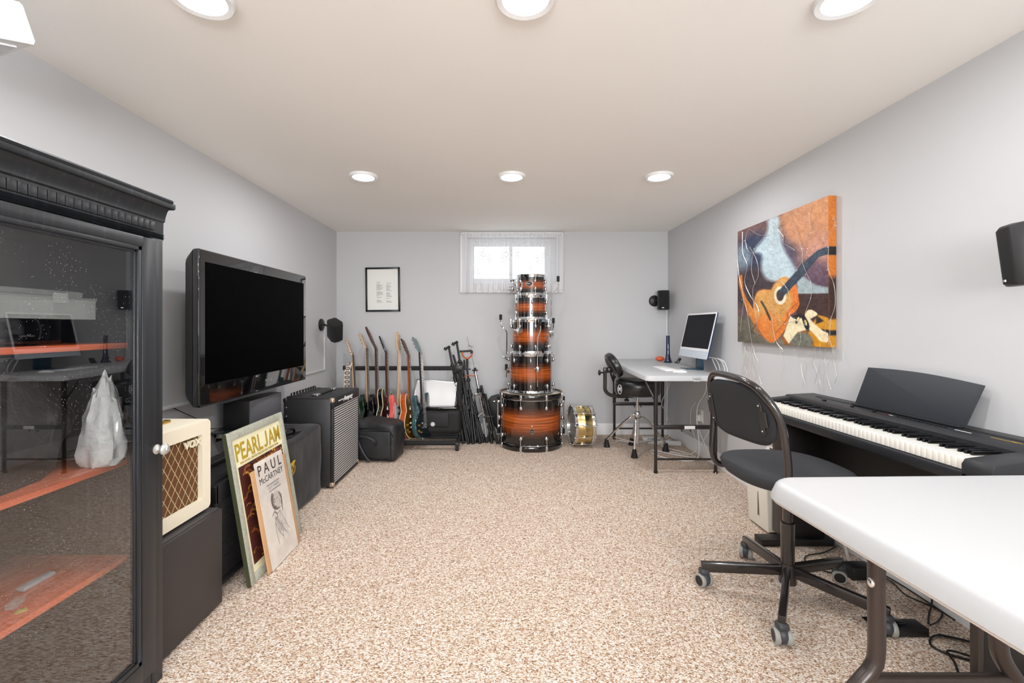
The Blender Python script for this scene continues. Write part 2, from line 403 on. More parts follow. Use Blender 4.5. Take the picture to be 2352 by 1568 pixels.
mx1 = t.new('ShaderNodeMixShader'); mx1.inputs[0].default_value = 0.22; t.l.new(df.outputs[0], mx1.inputs[1]); t.l.new(tl.outputs[0], mx1.inputs[2])
tr = t.new('ShaderNodeBsdfTransparent'); mx2 = t.new('ShaderNodeMixShader'); t.l.new(al, mx2.inputs[0]); t.l.new(tr.outputs[0], mx2.inputs[1]); t.l.new(mx1.outputs[0], mx2.inputs[2])
om = t.new('ShaderNodeOutputMaterial'); t.l.new(mx2.outputs[0], om.inputs[0])
ct = thing('lace_curtain', 'white lace curtain with sunflower motifs over the small high window', 'curtain', (0.135, YB-0.055, 1.47))
me = _mesh('lace_cloth', b, mc, 60); q = np.zeros(solid.shape+(4,)); q[..., 0] = solid; q[..., 1] = net; q[..., 3] = 1
ca = me.color_attributes.new('art', 'FLOAT_COLOR', 'POINT'); ca.data.foreach_set('color', q.ravel())
me.transform(WM[ct.name].inverted()); o = bpy.data.objects.new('lace_cloth', me); C.objects.link(o); o.parent = ct
part('curtain_rod', B().cyl((-0.40,YB-0.05,2.075),(0.645,YB-0.05,2.075),0.005), white_plastic, ct)
for x in (-0.40, 0.645): part('rod_bracket', B().b2((x-.008,YB-.06,2.066),(x+.008,YB-.02,2.084),bev=.002), steel, ct)
# --- ceiling lights
lens = mat('lit_lens', (255,252,246), 0.5, emit=((255,250,242), 9.0))
rows = [(2.98, 'far'), (1.36, 'near'), (-0.26, 'rear'), (-1.75, 'back')]  # rear and back rows are unseen, added for even brightness
names = {('far',0): 'round recessed ceiling light in the far row, above the guitars', ('far',1): 'round recessed ceiling light in the far row, in line with the window', ('far',2): 'round recessed ceiling light in the far row, nearest the painting wall',
 ('near',0): 'large cut-off ceiling light at the top edge, left of centre', ('near',1): 'large cut-off ceiling light at the middle of the top edge', ('near',2): 'large cut-off ceiling light at the top edge, right of centre'}
for y, rn in rows:
    for i, x in enumerate((-0.893, 0.077, 1.043)):
        r_ = thing('recessed_light', names.get((rn, i), 'unseen added ceiling light behind the camera, %s one of the %s row' % (('left','middle','right')[i], 'nearer' if rn == 'rear' else 'farther')), 'ceiling light', (x, y, H-0.012), 0, 'recessed ceiling lights')
        part('trim_ring', B().lathe([(0.070,-0.003),(0.086,-0.006),(0.091,0.0),(0.091,0.011),(0.070,0.011)], T((x,y,H-0.011)), 40, cap=False), trimm, r_)
        part('lens', B().lathe([(0.001,-0.002),(0.05,-0.0015),(0.071,0.0015),(0.071,0.008)], T((x,y,H-0.012)), 40, cap=False), lens, r_)
        l = area_light('lamp', (0,0,-0.012), (0,0,0), 0.10, 0, LAMP_POWER[rn], (0.985,0.985,1), 'DISK', parent=r_)
        l.parent = r_; l.name = 'lamp_light'
# ================================================================ far wall pictures
fr = thing('picture_frame', 'thin black frame with printed lyric sheet on the far wall', 'picture', (-1.22, YB-0.01, 1.28))
tl_, tr_, br_, bl_ = [at(a, c, YB-0.02) for a, c in ((838,614.5),(917,613.5),(920,714),(841,716))]
Mx = (tr_-tl_).normalized(); Mz = Vector((0,-1,0)); My = Mz.cross(Mx)
ctr = (tl_+tr_+br_+bl_)/4; ctr.y = YB-0.013; W_, H_ = (tr_-tl_).length, (tl_-bl_).length
Mf = axes(ctr, Mx, My, Mz)
b = B()
for a, q in (((-W_/2,-H_/2,-.011),(-W_/2+.018,H_/2,.011)), ((W_/2-.018,-H_/2,-.011),(W_/2,H_/2,.011)), ((-W_/2,-H_/2,-.011),(W_/2,-H_/2+.018,.011)), ((-W_/2,H_/2-.018,-.011),(W_/2,H_/2,.011))): b.b2(a, q, Mf, bev=.002)
part('frame', b, black_satin, fr)
paper = mat('paper', (236,236,232), 0.35, coat=0.4)
pg = part('paper_sheet', B().b2((-W_/2+.017,-H_/2+.017,-.009),(W_/2-.017,H_/2-.017,-.002), Mf), paper, fr)
rr = random.Random(3); b = B(); grey = mat('grey_print', (130,130,134), 0.7)
for cx, ytop, n in ((-0.065, 0.075, 22), (0.035, 0.065, 21)):
    for k in range(n):
        if k in (1, 9, 15, 17, 18): continue
        L = rr.uniform(0.025, 0.06); yy = ytop-k*0.0098
        x = cx
        while x < cx+L:
            wl = rr.uniform(0.004, 0.011); b.b2((x,yy-.0022,-.002),(x+wl,yy+.0022,-.0014), Mf); x += wl+.0025
part('lyrics', b, grey, pg)
# ================================================================ raceways and satellite speakers
race = mat('raceway_plastic', (222,223,226), 0.5)
b = B().b2((XL+.0005,1.2,.695),(XL+.014,4.395,.712),bev=.002).b2((XL+.0005,4.38,.711),(XL+.012,4.395,1.10),bev=.002)
solo('cable_raceway', b, race, 'thin white cable raceway running along the left wall behind the television', 'cable cover')
b = B().b2((1.725,YB-.013,.113),(1.738,YB,1.30),bev=.002)
solo('cable_raceway', b, race, 'thin white vertical cable raceway in the far right corner', 'cable cover')
def satellite(label, disc_c, disc_n, box_c, Rm, size):
    r_ = thing('satellite_speaker', label, 'speaker', Vector(disc_c))
    n = Vector(disc_n)
    part('wall_mount', B().lathe([(0.058,0),(0.056,0.012),(0.045,0.020),(0.001,0.022)], frame_z(disc_c, n) @ Matrix.Diagonal((1,1.0,1,1)), 28), black_plastic, r_)
    part('mount_arm', B().tube(cr([Vector(disc_c)+n*0.018, Vector(disc_c)+n*0.04, (Vector(disc_c)+n*0.03+Vector(box_c))/2, Vector(box_c)], 4), 0.008), black_plastic, r_)
    Mb = T(box_c) @ Rm
    w_, d_, h_ = size
    o_ = [(-w_/2,-d_*.25),(-w_*.36,-d_*.47),(0,-d_*.54),(w_*.36,-d_*.47),(w_/2,-d_*.25),(w_*.40,d_*.42),(w_*.28,d_*.5),(-w_*.28,d_*.5),(-w_*.40,d_*.42)]
    part('cabinet', B().prism([(a,c) for a,c in o_], -h_/2, h_/2, Mb, bev=.008), black_plastic, r_)
    g_ = [(-w_*.46,-d_*.30),(-w_*.34,-d_*.50),(0,-d_*.57),(w_*.34,-d_*.50),(w_*.46,-d_*.30)]
    part('grille', B().prism(g_+[(0,-d_*.2)], -h_/2+.008, h_/2-.008, Mb, bev=.004), dark_cloth, r_)
    part('badge', B().box((0,-d_*.575,-h_*.40),(.02,.003,.006), Mb), steel, r_)
    return r_
satellite('small black speaker tilted on the left wall above the guitars', (XL+.003, 4.31, 1.135), (1,0,0), (-1.50, 4.14, 1.085), RZ(1.0) @ RX(0.5) @ RY(-0.35), (.115,.13,.185))
satellite('small black speaker on the far wall above the corner desk', (1.605, YB-.003, 1.385), (0,-1,0), (1.655, 4.60, 1.385), RZ(-.42), (.115,.12,.195))
satellite('small black speaker at the right wall edge above the keyboard', (XR-.003, 1.47, 1.34), (-1,0,0), (1.635, 1.39, 1.34), RZ(-2.1) @ RX(.1), (.12,.13,.19))
# --- white square spotlight top left
r_ = thing('wall_spotlight', 'white square-headed lamp cut off at the upper left corner', 'lamp', (XL+.004, 1.05, 1.94))
frost = mat('frosted_white', (244,244,242), 0.3, coat=0.4)
part('wall_plate', B().b2((XL,0.97,1.86),(XL+.02,1.13,2.02),bev=.004), frost, r_)
part('arm', B().cyl((XL+.02,1.05,1.95),(-1.44,1.10,1.93),.014), frost, r_)
Ms = T((-1.40,1.20,1.925)) @ RZ(-.35) @ RX(.30)
part('lamp_head', B().prism([(-.075,-.07),(.075,-.07),(.085,.085),(-.085,.085)], -.06, .05, Ms, bev=.012), frost, r_)
part('lamp_glass', B().box((0,-.006,-.062),(.12,.12,.01), Ms, bev=.004), mat('milk_glass', (225,225,228), 0.25), r_)
# ================================================================ glass cabinet, left
CX, CY0, CY1, CZ = -1.07, 0.70, 1.448, 1.39; CB = -1.52
m, t, p = pmat('distressed_black_wood', 0.38); co = t.coord()
sc1 = t.noise(t.scale(co, (90, 90, 3)), 1.0, 4); bl = t.ramp(sc1, [(0.0,(20,22,25)),(0.58,(31,34,38)),(0.68,(42,46,52)),(0.78,(52,57,63)),(0.83,(108,104,98))])
t.l.new(bl, p.inputs['Base Color']); t.l.new(t.bump(sc1, .15, .001), p.inputs['Normal']); cabm = m
m, t, p = pmat('cherry_wood', 0.3, coat=.3); co = t.coord(); g1 = t.noise(t.scale(co, (30, 1.5, 30)), 2.0, 5)
t.l.new(t.ramp(g1, [(0.2,(172,74,42)),(0.5,(218,108,68)),(0.8,(234,136,96))]), p.inputs['Base Color']); cherry = m
cb = thing('display_cabinet', 'tall black distressed cabinet with a glass door at the left edge', 'cabinet', ((CX+CB)/2, 1.08, 0))
part('side_panel', B().b2((CB,CY1-.02,.0),(CX-.02,CY1,CZ)), cabm, cb); part('side_panel', B().b2((CB,CY0,.0),(CX-.02,CY0+.02,CZ)), cabm, cb)
part('back_panel', B().b2((CB,CY0,.03),(CB+.012,CY1,CZ)), mat('dark_backing', (24,23,24), .6), cb)
part('top_panel', B().b2((CB,CY0,CZ),(CX-.012,CY1,CZ+.02)), cabm, cb); part('bottom_panel', B().b2((CB,CY0,.06),(CX-.02,CY1,.08)), cabm, cb)
part('face_frame', B().b2((CX-.03,CY1-.045,0),(CX-.002,CY1,CZ),bev=.002).b2((CX-.03,CY0,0),(CX-.002,CY0+.045,CZ),bev=.002).b2((CX-.03,CY0,0),(CX-.004,CY1,.055)), cabm, cb)
for z in (1.047, .684, .383): part('shelf', B().b2((CB+.01,CY0+.02,z),(-1.165,CY1-.022,z+.018),bev=.003), cherry, cb)
cp = [(0,CZ),(.004,CZ),(.002,CZ+.002),(.007,CZ+.0035),(.002,CZ+.005),(.007,CZ+.0075),(.002,CZ+.0095),(.007,CZ+.012),(.002,CZ+.0145),(.007,CZ+.017),(.003,CZ+.020),(.004,CZ+.056),(.010,CZ+.060),(.010,CZ+.066),(.012,CZ+.074),(.018,CZ+.090),(.030,CZ+.104),(.034,CZ+.110),(.034,CZ+.115),(.040,CZ+.117),(.042,CZ+.123),(.038,CZ+.128),(0,CZ+.128)]
cp = [(a*0.85, z) for a, z in cp]; ex = .03
cw = part('crown', B().strip(cp, (CX-.012,CY0-ex,0), (CX-.012,CY1+.012,0), (1,0,0)).b2((CB,CY0-ex,CZ+.018),(CX-.012,CY1+.004,CZ+.066)).b2((CB,CY0-ex,CZ+.066),(CX-.012,CY1+.018,CZ+.10)).b2((CB,CY0-ex,CZ+.10),(CX+.02,CY1+.030,CZ+.128),bev=.006), cabm, cb)
b = B(); y = CY0
while y < CY1-.05: b.b2((CX-.012,y,CZ+.024),(CX-.0045,y+.0205,CZ+.050),bev=.001); y += .0225
part('dentil', b, cabm, cw)
dr = part('door', B().b2((CX-.004,CY1-.102,.062),(CX+.014,CY1-.048,CZ-.008),bev=.003).b2((CX-.004,CY0+.048,.062),(CX+.014,CY0+.102,CZ-.008),bev=.003).b2((CX-.004,CY0+.048,CZ-.040),(CX+.0138,CY1-.048,CZ-.008),bev=.003).b2((CX-.004,CY0+.048,.062),(CX+.0138,CY1-.048,.115),bev=.003), cabm, cb)
dusty = glassmat('cabinet_glass', base=0.085); t = NT(dusty); vo = t.new('ShaderNodeTexVoronoi'); vo.inputs['Scale'].default_value = 150; t.l.new(t.coord(), vo.inputs['Vector'])
sp_ = t.math('MULTIPLY', t.math('LESS_THAN', vo.outputs['Distance'], .075), t.math('GREATER_THAN', t.noise(t.coord(), 9, 2), .50))
dd = t.new('ShaderNodeBsdfDiffuse'); dd.inputs[0].default_value = (.8,.8,.8,1); mm = t.new('ShaderNodeMixShader'); om_ = t.n['Material Output']; src = om_.inputs[0].links[0].from_socket
t.l.new(sp_, mm.inputs[0]); t.l.new(src, mm.inputs[1]); t.l.new(dd.outputs[0], mm.inputs[2]); t.l.new(mm.outputs[0], om_.inputs[0])
g0, g1_, h0, h1 = CY0+.102, CY1-.102, .115, CZ-.038
b = B()
for d in (0, .007): 
    w_ = .006
    b.b2((CX-.002,g1_-.008-d-w_,h0+d),(CX+.012-d*.8,g1_-d+.0,h1-d),bev=.002).b2((CX-.002,g0+d,h0+d),(CX+.012-d*.8,g0+.008+d+w_,h1-d),bev=.002).b2((CX-.002,g0+d,h1-.008-d-w_),(CX+.012-d*.8,g1_-d,h1-d),bev=.002).b2((CX-.002,g0+d,h0+d),(CX+.012-d*.8,g1_-d,h0+.008+d+w_),bev=.002)
part('glazing_bead', b, cabm, dr)
part('glass_pane', B().b2((CX-.0005,g0+.01,h0+.01),(CX+.003,g1_-.01,h1-.01)), dusty, dr, angle=None)
kz = .738; ky = 1.398
part('knob', B().lathe([(.014,0),(.015,.003),(.009,.006),(.006,.010),(.006,.014),(.010,.017),(.016,.021),(.0175,.027),(.014,.033),(.008,.036),(.007,.0385),(.001,.039)], frame_z((CX+.014,ky,kz),(1,0,0)), 24), mat('pewter', (185,184,180), .35, .6), dr)
# things inside the cabinet
cl = thing('storage_case', 'flat clear plastic case on the top shelf of the glass cabinet', 'plastic box', (-1.33,1.15,1.135))
plast = mat('clear_plastic', (205,214,210), 0.25, alpha=0.26)
b = B(); x0,x1,y0_,y1_ = -1.46,-1.19,.86,1.34
b.b2((x0,y0_,1.135),(x1,y1_,1.139),bev=.001)
for a,q in (((x0,y0_,1.135),(x0+.003,y1_,1.19)),((x1-.003,y0_,1.135),(x1,y1_,1.19)),((x0,y0_,1.135),(x1,y0_+.003,1.19)),((x0,y1_-.003,1.135),(x1,y1_,1.19))): b.b2(a,q)
for yy in (.98,1.22): b.b2((x0+.01,yy-.002,1.137),(x1-.01,yy+.002,1.185))
part('tray', b, plast, cl)
part('lid', B().b2((x0-.003,y0_-.003,1.188),(x1+.003,y1_+.003,1.196),bev=.002).b2((x0+.01,y0_+.01,1.196),(x1-.008,y1_-.03,1.213),bev=.006), plast, cl)
for yy in (.98,1.23): part('latch', B().b2((x1,yy-.02,1.178),(x1+.006,yy+.02,1.205),bev=.002), plast, cl)
rc = thing('audio_receiver', 'flat black audio component under the clear case in the cabinet', 'audio equipment', (-1.34,1.06,1.065))
part('chassis', B().b2((-1.50,.80,1.071),(-1.20,1.24,1.133),bev=.002), black_satin, rc)
part('front_panel', B().b2((-1.20,.80,1.071),(-1.195,1.24,1.133),bev=.001), black_gloss, rc)
for y in (.84,1.2): part('foot', B().cyl((-1.24,y,1.065),(-1.24,y,1.071),.012), rubber, rc)
text('front_lettering', 'AUDIO VIDEO', .006, axes((-1.1945,1.15,1.09),(0,1,0),(0,0,1),(1,0,0)), mat('dim_print',(90,90,94),.6), rc, .0002)
def lump(c, s, seed, amp=.18, freq=2.2, n=36, m=22, flat=True):
    b = B().sph((0,0,0), 1.0, n=n, m=m); out = []
    for v in b.v:
        v = Vector(v); k = 1+amp*(mnoise.noise(v*freq+Vector((seed,0,0)))+.5*mnoise.noise(v*freq*2.3+Vector((0,seed,0)))+.25*mnoise.noise(v*freq*5))
        v = v*k; z = v.z
        if flat and z < -.55: z = -.55
        out.append((c[0]+v.x*s[0], c[1]+v.y*s[1], c[2]+(z+.55)*s[2]))
    b.v = out; return b
jk = lump((-1.345,1.10,.703),(.15,.27,.20),3); jk.v = [(min(max(v[0],CB+.02),-1.172), min(max(v[1],CY0+.03),CY1-.026), v[2]) for v in jk.v]
solo('folded_jacket', jk, mat('black_nylon', (34,36,38), .55, bump=(40,.5,.01)), 'dark crumpled jacket on the middle shelf of the cabinet', 'clothing')
wb = lump((-1.190,1.362,.7025),(.064,.052,.170),9,.18,2.6)
wb.v = [(-1.175+(v[0]+1.175)*(1-.55*max(0,(v[2]-.72)/.26)), min(1.362+(v[1]-1.362)*(1-.3*max(0,(v[2]-.72)/.26)), CY1-.024), v[2]) for v in wb.v]; wb.v = [(min(v[0], CX-.022), v[1], v[2]) for v in wb.v]
solo('white_plastic_bag', wb, mat('bag_film', (214,220,220), .35, bump=(30,.6,.01)), 'crumpled white plastic bag at the shelf end inside the cabinet', 'bag')
solo('penknife', B().b2((-1.30,1.22,.401),(-1.275,1.31,.414),bev=.006), mat('silver_red', (200,205,212), .3, .3), 'small silver pocket tool on the lowest cabinet shelf', 'pocket tool')
b = B()
rr = random.Random(5)
for k in range(5):
    c = Vector((-1.28+rr.uniform(-.04,.05), 1.04+.03*k, .402)); b.b2((-.02,-.012,0),(.02,.012,.010+.006*(k%3)), T(c) @ RZ(rr.uniform(0,3)), bev=.003)
solo('clear_wrapper', b, plast, 'clear plastic scraps on the lowest cabinet shelf', 'wrapper')
solo('guitar_pick', B().prism([(.0,.014),(.012,.006),(.009,-.008),(0,-.014),(-.009,-.008),(-.012,.006)],0,.0012,T((-1.20,1.14,.4015)),bev=.0003), mat('pick_yellow', (205,190,90), .4), 'small yellowish guitar pick on the lowest cabinet shelf', 'guitar pick')
# ================================================================ television
tv = thing('television', 'large black flat television mounted on the left wall', 'television', (XL+.003, 2.80, .72))
TX, TY0, TY1, TZ0, TZ1 = -1.447, 2.19, 3.40, .722, 1.494
TV0 = axes((TX,2.795,1.108),(0,1,0),(0,0,1),(1,0,0)); hw, hh = .605, .386
def rrect(w, h, r, n=4):
    out = []
    for cx, cy, a0 in ((w-r,h-r,0),(-w+r,h-r,PI/2),(-w+r,-h+r,PI),(w-r,-h+r,1.5*PI)):
        for k in range(n+1): out.append((cx+r*math.cos(a0+k*PI/2/n), cy+r*math.sin(a0+k*PI/2/n)))
    return out
part('bezel', B().prism(rrect(hw,hh,.012), -.034, 0, TV0, bev=.008, seg=3), mat('piano_black', (12,12,14), .04, coat=1), tv)
b = B(); L1 = rrect(hw-.002,hh-.002,.012); L2 = rrect(hw-.012,hh-.022,.05); L3 = rrect(hw-.06,hh-.09,.08)
k = len(L1); V = [(x,y,-.034) for x,y in L1]+[(x,y,-.074) for x,y in L2]+[(x,y,-.105) for x,y in L3]
Fc = [(r*k+i, r*k+(i+1)%k, (r+1)*k+(i+1)%k, (r+1)*k+i) for r in range(2) for i in range(k)]+[tuple(2*k+i for i in range(k)),tuple(range(k))[::-1]]
part('back_cover', b.add(V, Fc, TV0), black_plastic, tv)
part('screen', B().b2((-hw+.045,-hh+.108,.0),(hw-.045,hh-.060,.0012), TV0), mat('dark_screen', (0,0,0), .5, spec=.02), tv)
text('maker_name', 'SAMSUNG', .019, TV0 @ T((.055,-hh+.062,.0006)), mat('silver_print', (150,150,152), .4), tv, .0003)
part('wall_bracket', B().b2((XL+.001,2.62,.98),(XL+.02,2.97,1.24),bev=.003).b2((XL+.02,2.76,1.06),(TX-.10,2.83,1.16),bev=.004).b2((TX-.125,2.60,.95),(TX-.10,2.98,1.27),bev=.003), steel_black, tv)
# ================================================================ low shelf and centre speaker
sh = thing('wall_shelf', 'small dark glass wall shelf under the television', 'shelf', (XL+.003,2.92,.47))
part('shelf_plate', B().b2((XL+.003,2.64,.490),(-1.465,3.13,.498),bev=.003), mat('smoked_glass', (40,58,56), .08, coat=.5), sh)
part('shelf_bracket', B().b2((XL,2.70,.452),(XL+.05,2.76,.490),bev=.003).b2((XL,2.70,.43),(XL+.012,2.76,.50)).b2((XL+.04,2.72,.476),(-1.50,2.74,.490)), steel, sh)
part('shelf_bracket', B().b2((XL,3.0,.452),(XL+.05,3.06,.490),bev=.003).b2((XL+.04,3.02,.476),(-1.50,3.04,.490)), steel, sh)
cs = thing('centre_speaker', 'grey-fronted centre speaker on the shelf under the television', 'speaker', (-1.56,2.92,.498))
o_ = [(-1.655,.498),(-1.655,.655),(-1.56,.672),(-1.50,.668),(-1.50,.500)]
Mc = axes((0,2.72,0),(1,0,0),(0,0,1),(0,1,0)); part('cabinet', B().prism(o_, 0, .40, axes((0,2.72,0),(1,0,0),(0,0,1),(0,-1,0)) @ Matrix.Diagonal((1,1,-1,1)), bev=.006), black_plastic, cs)
def bul(u, v): return (-1.498+.034*math.sin(PI*min(1,max(0,u)))**.6*math.sin(PI*(v*.9+.05))**.5, 2.725+.39*u, .503+.165*v)
b = B().grid(bul, 16, 8); b.box((-1.499,2.92,.586),(.004,.39,.165)); part('grille', b, mat('grey_grille', (84,84,88), .9, bump=(900,.3)), cs)
solo('speaker_wire', B().tube(cr([(XL+.012,2.35,.695),(XL+.05,2.50,.60),(XL+.03,2.62,.53),(XL+.06,2.72,.52),(-1.652,2.78,.54)],8),.0022), black_cable, 'thin dark wire drooping on the wall to the centre speaker', 'cable')
# ================================================================ grey box, cream amplifier
bx = thing('subwoofer', 'plain dark grey box speaker on the floor beside the glass cabinet', 'speaker', (-1.36,1.65,0))
part('enclosure', B().b2((-1.60,1.468,.008),(-1.128,1.832,.389),bev=.004), mat('charcoal_vinyl', (62,58,58), .55, bump=(500,.15)), bx)
part('front_baffle', B().b2((-1.128,1.471,.011),(-1.115,1.829,.386),bev=.003), mat('charcoal_front', (52,48,48), .5, bump=(500,.15)), bx)
for q in ((-1.57,1.50),(-1.57,1.80),(-1.15,1.50),(-1.15,1.80)): part('foot', B().cyl((q[0],q[1],0),(q[0],q[1],.009),.015), rubber, bx)
va = thing('guitar_amplifier', 'cream guitar amplifier with brown diamond grille on the dark grey box', 'amplifier', (-1.25,1.60,.389))
cream = mat('cream_tolex', (234,226,205), .5, bump=(420,.25,.001))
VX, y0, y1, z0, z1 = -1.150, 1.452, 1.812, .400, .752
b = B(); V0 = axes((0,0,0),(0,1,0),(0,0,1),(1,0,0))
out = [(( y0+y1)/2+a, (z0+z1)/2+c) for a, c in rrect((y1-y0)/2,(z1-z0)/2,.018,4)]
inn = [((y0+y1)/2+a, (z0+z1)/2+c-.003) for a, c in rrect((y1-y0)/2-.052,(z1-z0)/2-.050,.006,4)]
k = len(out); inn2 = [((y0+y1)/2+(a-(y0+y1)/2)*.985, c) for a, c in inn]
V = [(x,y,-1.37) for x,y in out]+[(x,y,VX-.006) for x,y in out]+[((x-(y0+y1)/2)*.985+(y0+y1)/2,(y-.576)*.985+.576,VX) for x,y in out]+[(x,y,VX) for x,y in inn]+[(x,y,VX-.022) for x,y in inn]
Fc = [(r*k+i, r*k+(i+1)%k, (r+1)*k+(i+1)%k, (r+1)*k+i) for r in range(4) for i in range(k)]+[tuple(range(k))[::-1]]
part('cabinet', b.add(V, Fc, V0), cream, va, 30)
m, t, p = pmat('diamond_grille', .8); s_ = t.sep(t.coord())
u_ = t.math('MULTIPLY', s_[1], 1/.036); v_ = t.math('MULTIPLY', s_[2], 1/.056)
def tri(a): return t.math('ABSOLUTE', t.math('SUBTRACT', t.math('FRACT', a), .5))
d1 = t.math('LESS_THAN', tri(t.math('ADD', u_, v_)), .042); d2 = t.math('LESS_THAN', tri(t.math('SUBTRACT', u_, v_)), .042)
ln = t.math('MAXIMUM', d1, d2); dots = t.math('GREATER_THAN', t.noise(t.coord(), 160, 1), .5)
base = t.ramp(t.noise(t.coord(), 500, 2), [(.3,(84,48,22)),(.7,(112,68,36))])
t.l.new(t.mix(ln, base, t.mix(dots, lin((214,196,140)), lin((170,178,130)))), p.inputs['Base Color']); t.l.new(t.bump(ln,.4,.001), p.inputs['Normal'])
part('grille_cloth', B().b2((-1.185,y0+.045,z0+.040),(VX-.018,y1-.045,z1-.045)), m, va)
b = B().tube(cr([(-1.26,1.49,.757),(-1.26,1.52,.768),(-1.26,1.62,.770),(-1.26,1.67,.768),(-1.26,1.70,.757)],6),[.008]*25, n=8)
part('handle', b, mat('cream_handle', (214,204,178), .5), va)
for y in (1.485,1.705): part('handle_cap', B().b2((-1.276,y-.020,z1-.002),(-1.244,y+.020,z1+.012),bev=.005), gold, va)
for q in ((-1.34,1.48),(-1.34,1.77),(-1.18,1.48),(-1.18,1.77)): part('foot', B().cyl((q[0],q[1],.389),(q[0],q[1],.402),.011), rubber, va)
text('maker_name', 'VOX', .037, axes((VX-.010,1.718,.672),(0,1,0),(0,0,1),(1,0,0)), mat('ivory_letters', (240,232,205), .4), va, .003, 1.15, bold=.0012)
# ================================================================ black amplifier behind the posters
tolex = mat('black_tolex', (26,26,28), .48, bump=(380,.35,.001))
ba = thing('guitar_amplifier', 'black guitar amplifier with a top strap behind the leaning posters', 'amplifier', (-1.30,2.16,0))
part('cabinet', B().b2((-1.45,1.865,.012),(-1.195,2.46,.468),bev=.022,seg=4), tolex, ba)
m, t, p = pmat('ribbed_black_grille', .7); s_ = t.sep(t.coord()); f_ = t.math('SINE', t.math('MULTIPLY', s_[2], 900)); t.l.new(t.mix(t.math('MULTIPLY_ADD', f_, .5, .5), lin((14,14,15)), lin((48,48,52))), p.inputs['Base Color'])
t.l.new(t.bump(f_,.5,.002), p.inputs['Normal']); ribg = m
part('grille', B().b2((-1.20,1.90,.05),(-1.178,2.42,.375),bev=.004), ribg, ba)
part('frame_edge', B().b2((-1.20,1.88,.03),(-1.172,1.90,.455),bev=.006).b2((-1.20,2.42,.03),(-1.172,2.445,.455),bev=.006).b2((-1.20,1.88,.375),(-1.172,2.445,.455),bev=.006).b2((-1.20,1.88,.02),(-1.172,2.445,.05),bev=.006), tolex, ba)
part('handle', B().tube(cr([(-1.32,1.98,.466),(-1.32,2.01,.480),(-1.32,2.16,.482),(-1.32,2.30,.480),(-1.32,2.33,.466)],6),.009), black_plastic, ba)
for y in (1.975,2.335): part('handle_cap', B().b2((-1.335,y-.025,.466),(-1.305,y+.025,.484),bev=.006), chrome, ba)
for z in (.455,): part('corner_guard', B().b2((-1.452,1.862,.440),(-1.41,1.90,.471),bev=.008), chrome, ba)
for q in ((-1.42,1.90),(-1.42,2.42),(-1.23,1.90),(-1.23,2.42)): part('foot', B().cyl((q[0],q[1],0),(q[0],q[1],.013),.014), rubber, ba)
# ================================================================ covered amplifier
m, t, p = pmat('black_velvet', .75); f_ = t.noise(t.scale(t.coord(),(1,1,.6)), 7, 5, .65)
t.l.new(t.ramp(f_, [(.35,(12,12,13)),(.55,(22,22,24)),(.72,(46,46,50))]), p.inputs['Base Color']); p.inputs['Sheen Weight'].default_value = .18; p.inputs['Sheen Roughness'].default_value = .4; t.l.new(t.bump(t.noise(t.scale(t.coord(),(1,1,.5)), 6, 3, .5), .7, .012), p.inputs['Normal']); velvet = m
ca_ = thing('covered_amplifier', 'amplifier under a black cloth cover with a small gold emblem', 'amplifier', (-1.37,2.79,0))
def cover(u, v):   # u around the box, v from floor to top edge
    pass
b = B().box((-1.372,2.79,.226),(.335,.58,.450),bev=.026,seg=4)
bm = bmesh.new(); V_ = [bm.verts.new(v) for v in b.v]; [bm.faces.new([V_[i] for i in f]) for f in b.f]
bmesh.ops.subdivide_edges(bm, edges=[e for e in bm.edges if e.calc_length() > .05], cuts=11, use_grid_fill=True)
for v in bm.verts:
    n = mnoise.noise(v.co*5.5)*.5+mnoise.noise(v.co*Vector((14,14,5)))*.35
    c = Vector((-1.372,2.79,v.co.z)); d = (v.co-c); d.z = 0
    k = 1.0 if v.co.z < .40 else .35
    v.co += d.normalized()*n*.017*k; v.co.z += (n*.012-(.022*math.exp(-((v.co.y-2.80)/.13)**2-((v.co.x+1.37)/.09)**2))) if v.co.z > .44 else 0
    if v.co.z > .42: v.co.z += .014*(v.co.y-2.79)/.29
    v.co.z = max(v.co.z, .002)
b = B(); b._bm(bm); part('cover', b, velvet, ca_, 60)
em = B(); rr = random.Random(2)
Em = axes((-1.194,2.615,.300),(0,.85,0),(0,0,.85),(1,0,0))
goldt = mat('gold_embroidery', (196,160,40), .5)
part('emblem', B().prism([(-.045,-.03),(-.02,-.05),(.01,-.045),(.04,-.03),(.045,.0),(.03,.03),(.05,.045),(.02,.05),(-.01,.04),(-.04,.045),(-.03,.01),(-.048,-.005)], 0,.003,Em,bev=.001), goldt, ca_)
part('emblem_stitching', B().tube([Em @ Vector(v) for v in ((-.03,-.02,.0035),(-.005,.02,.0035),(.01,-.02,.0035),(.03,.025,.0035))],.002,6).tube([Em @ Vector(v) for v in ((-.02,-.035,.0035),(.02,-.025,.0035),(.032,.0,.0035))],.0016,6), mat('dark_thread',(60,50,20),.7), ca_)
part('handle', B().tube(cr([(-1.30,2.68,.452),(-1.30,2.70,.474),(-1.30,2.78,.480),(-1.30,2.86,.474),(-1.30,2.88,.454)],6),.008), black_gloss, ca_)
part('handle_opening', B().b2((-1.335,2.66,.448),(-1.255,2.90,.456),bev=.003), black_gloss, ca_)
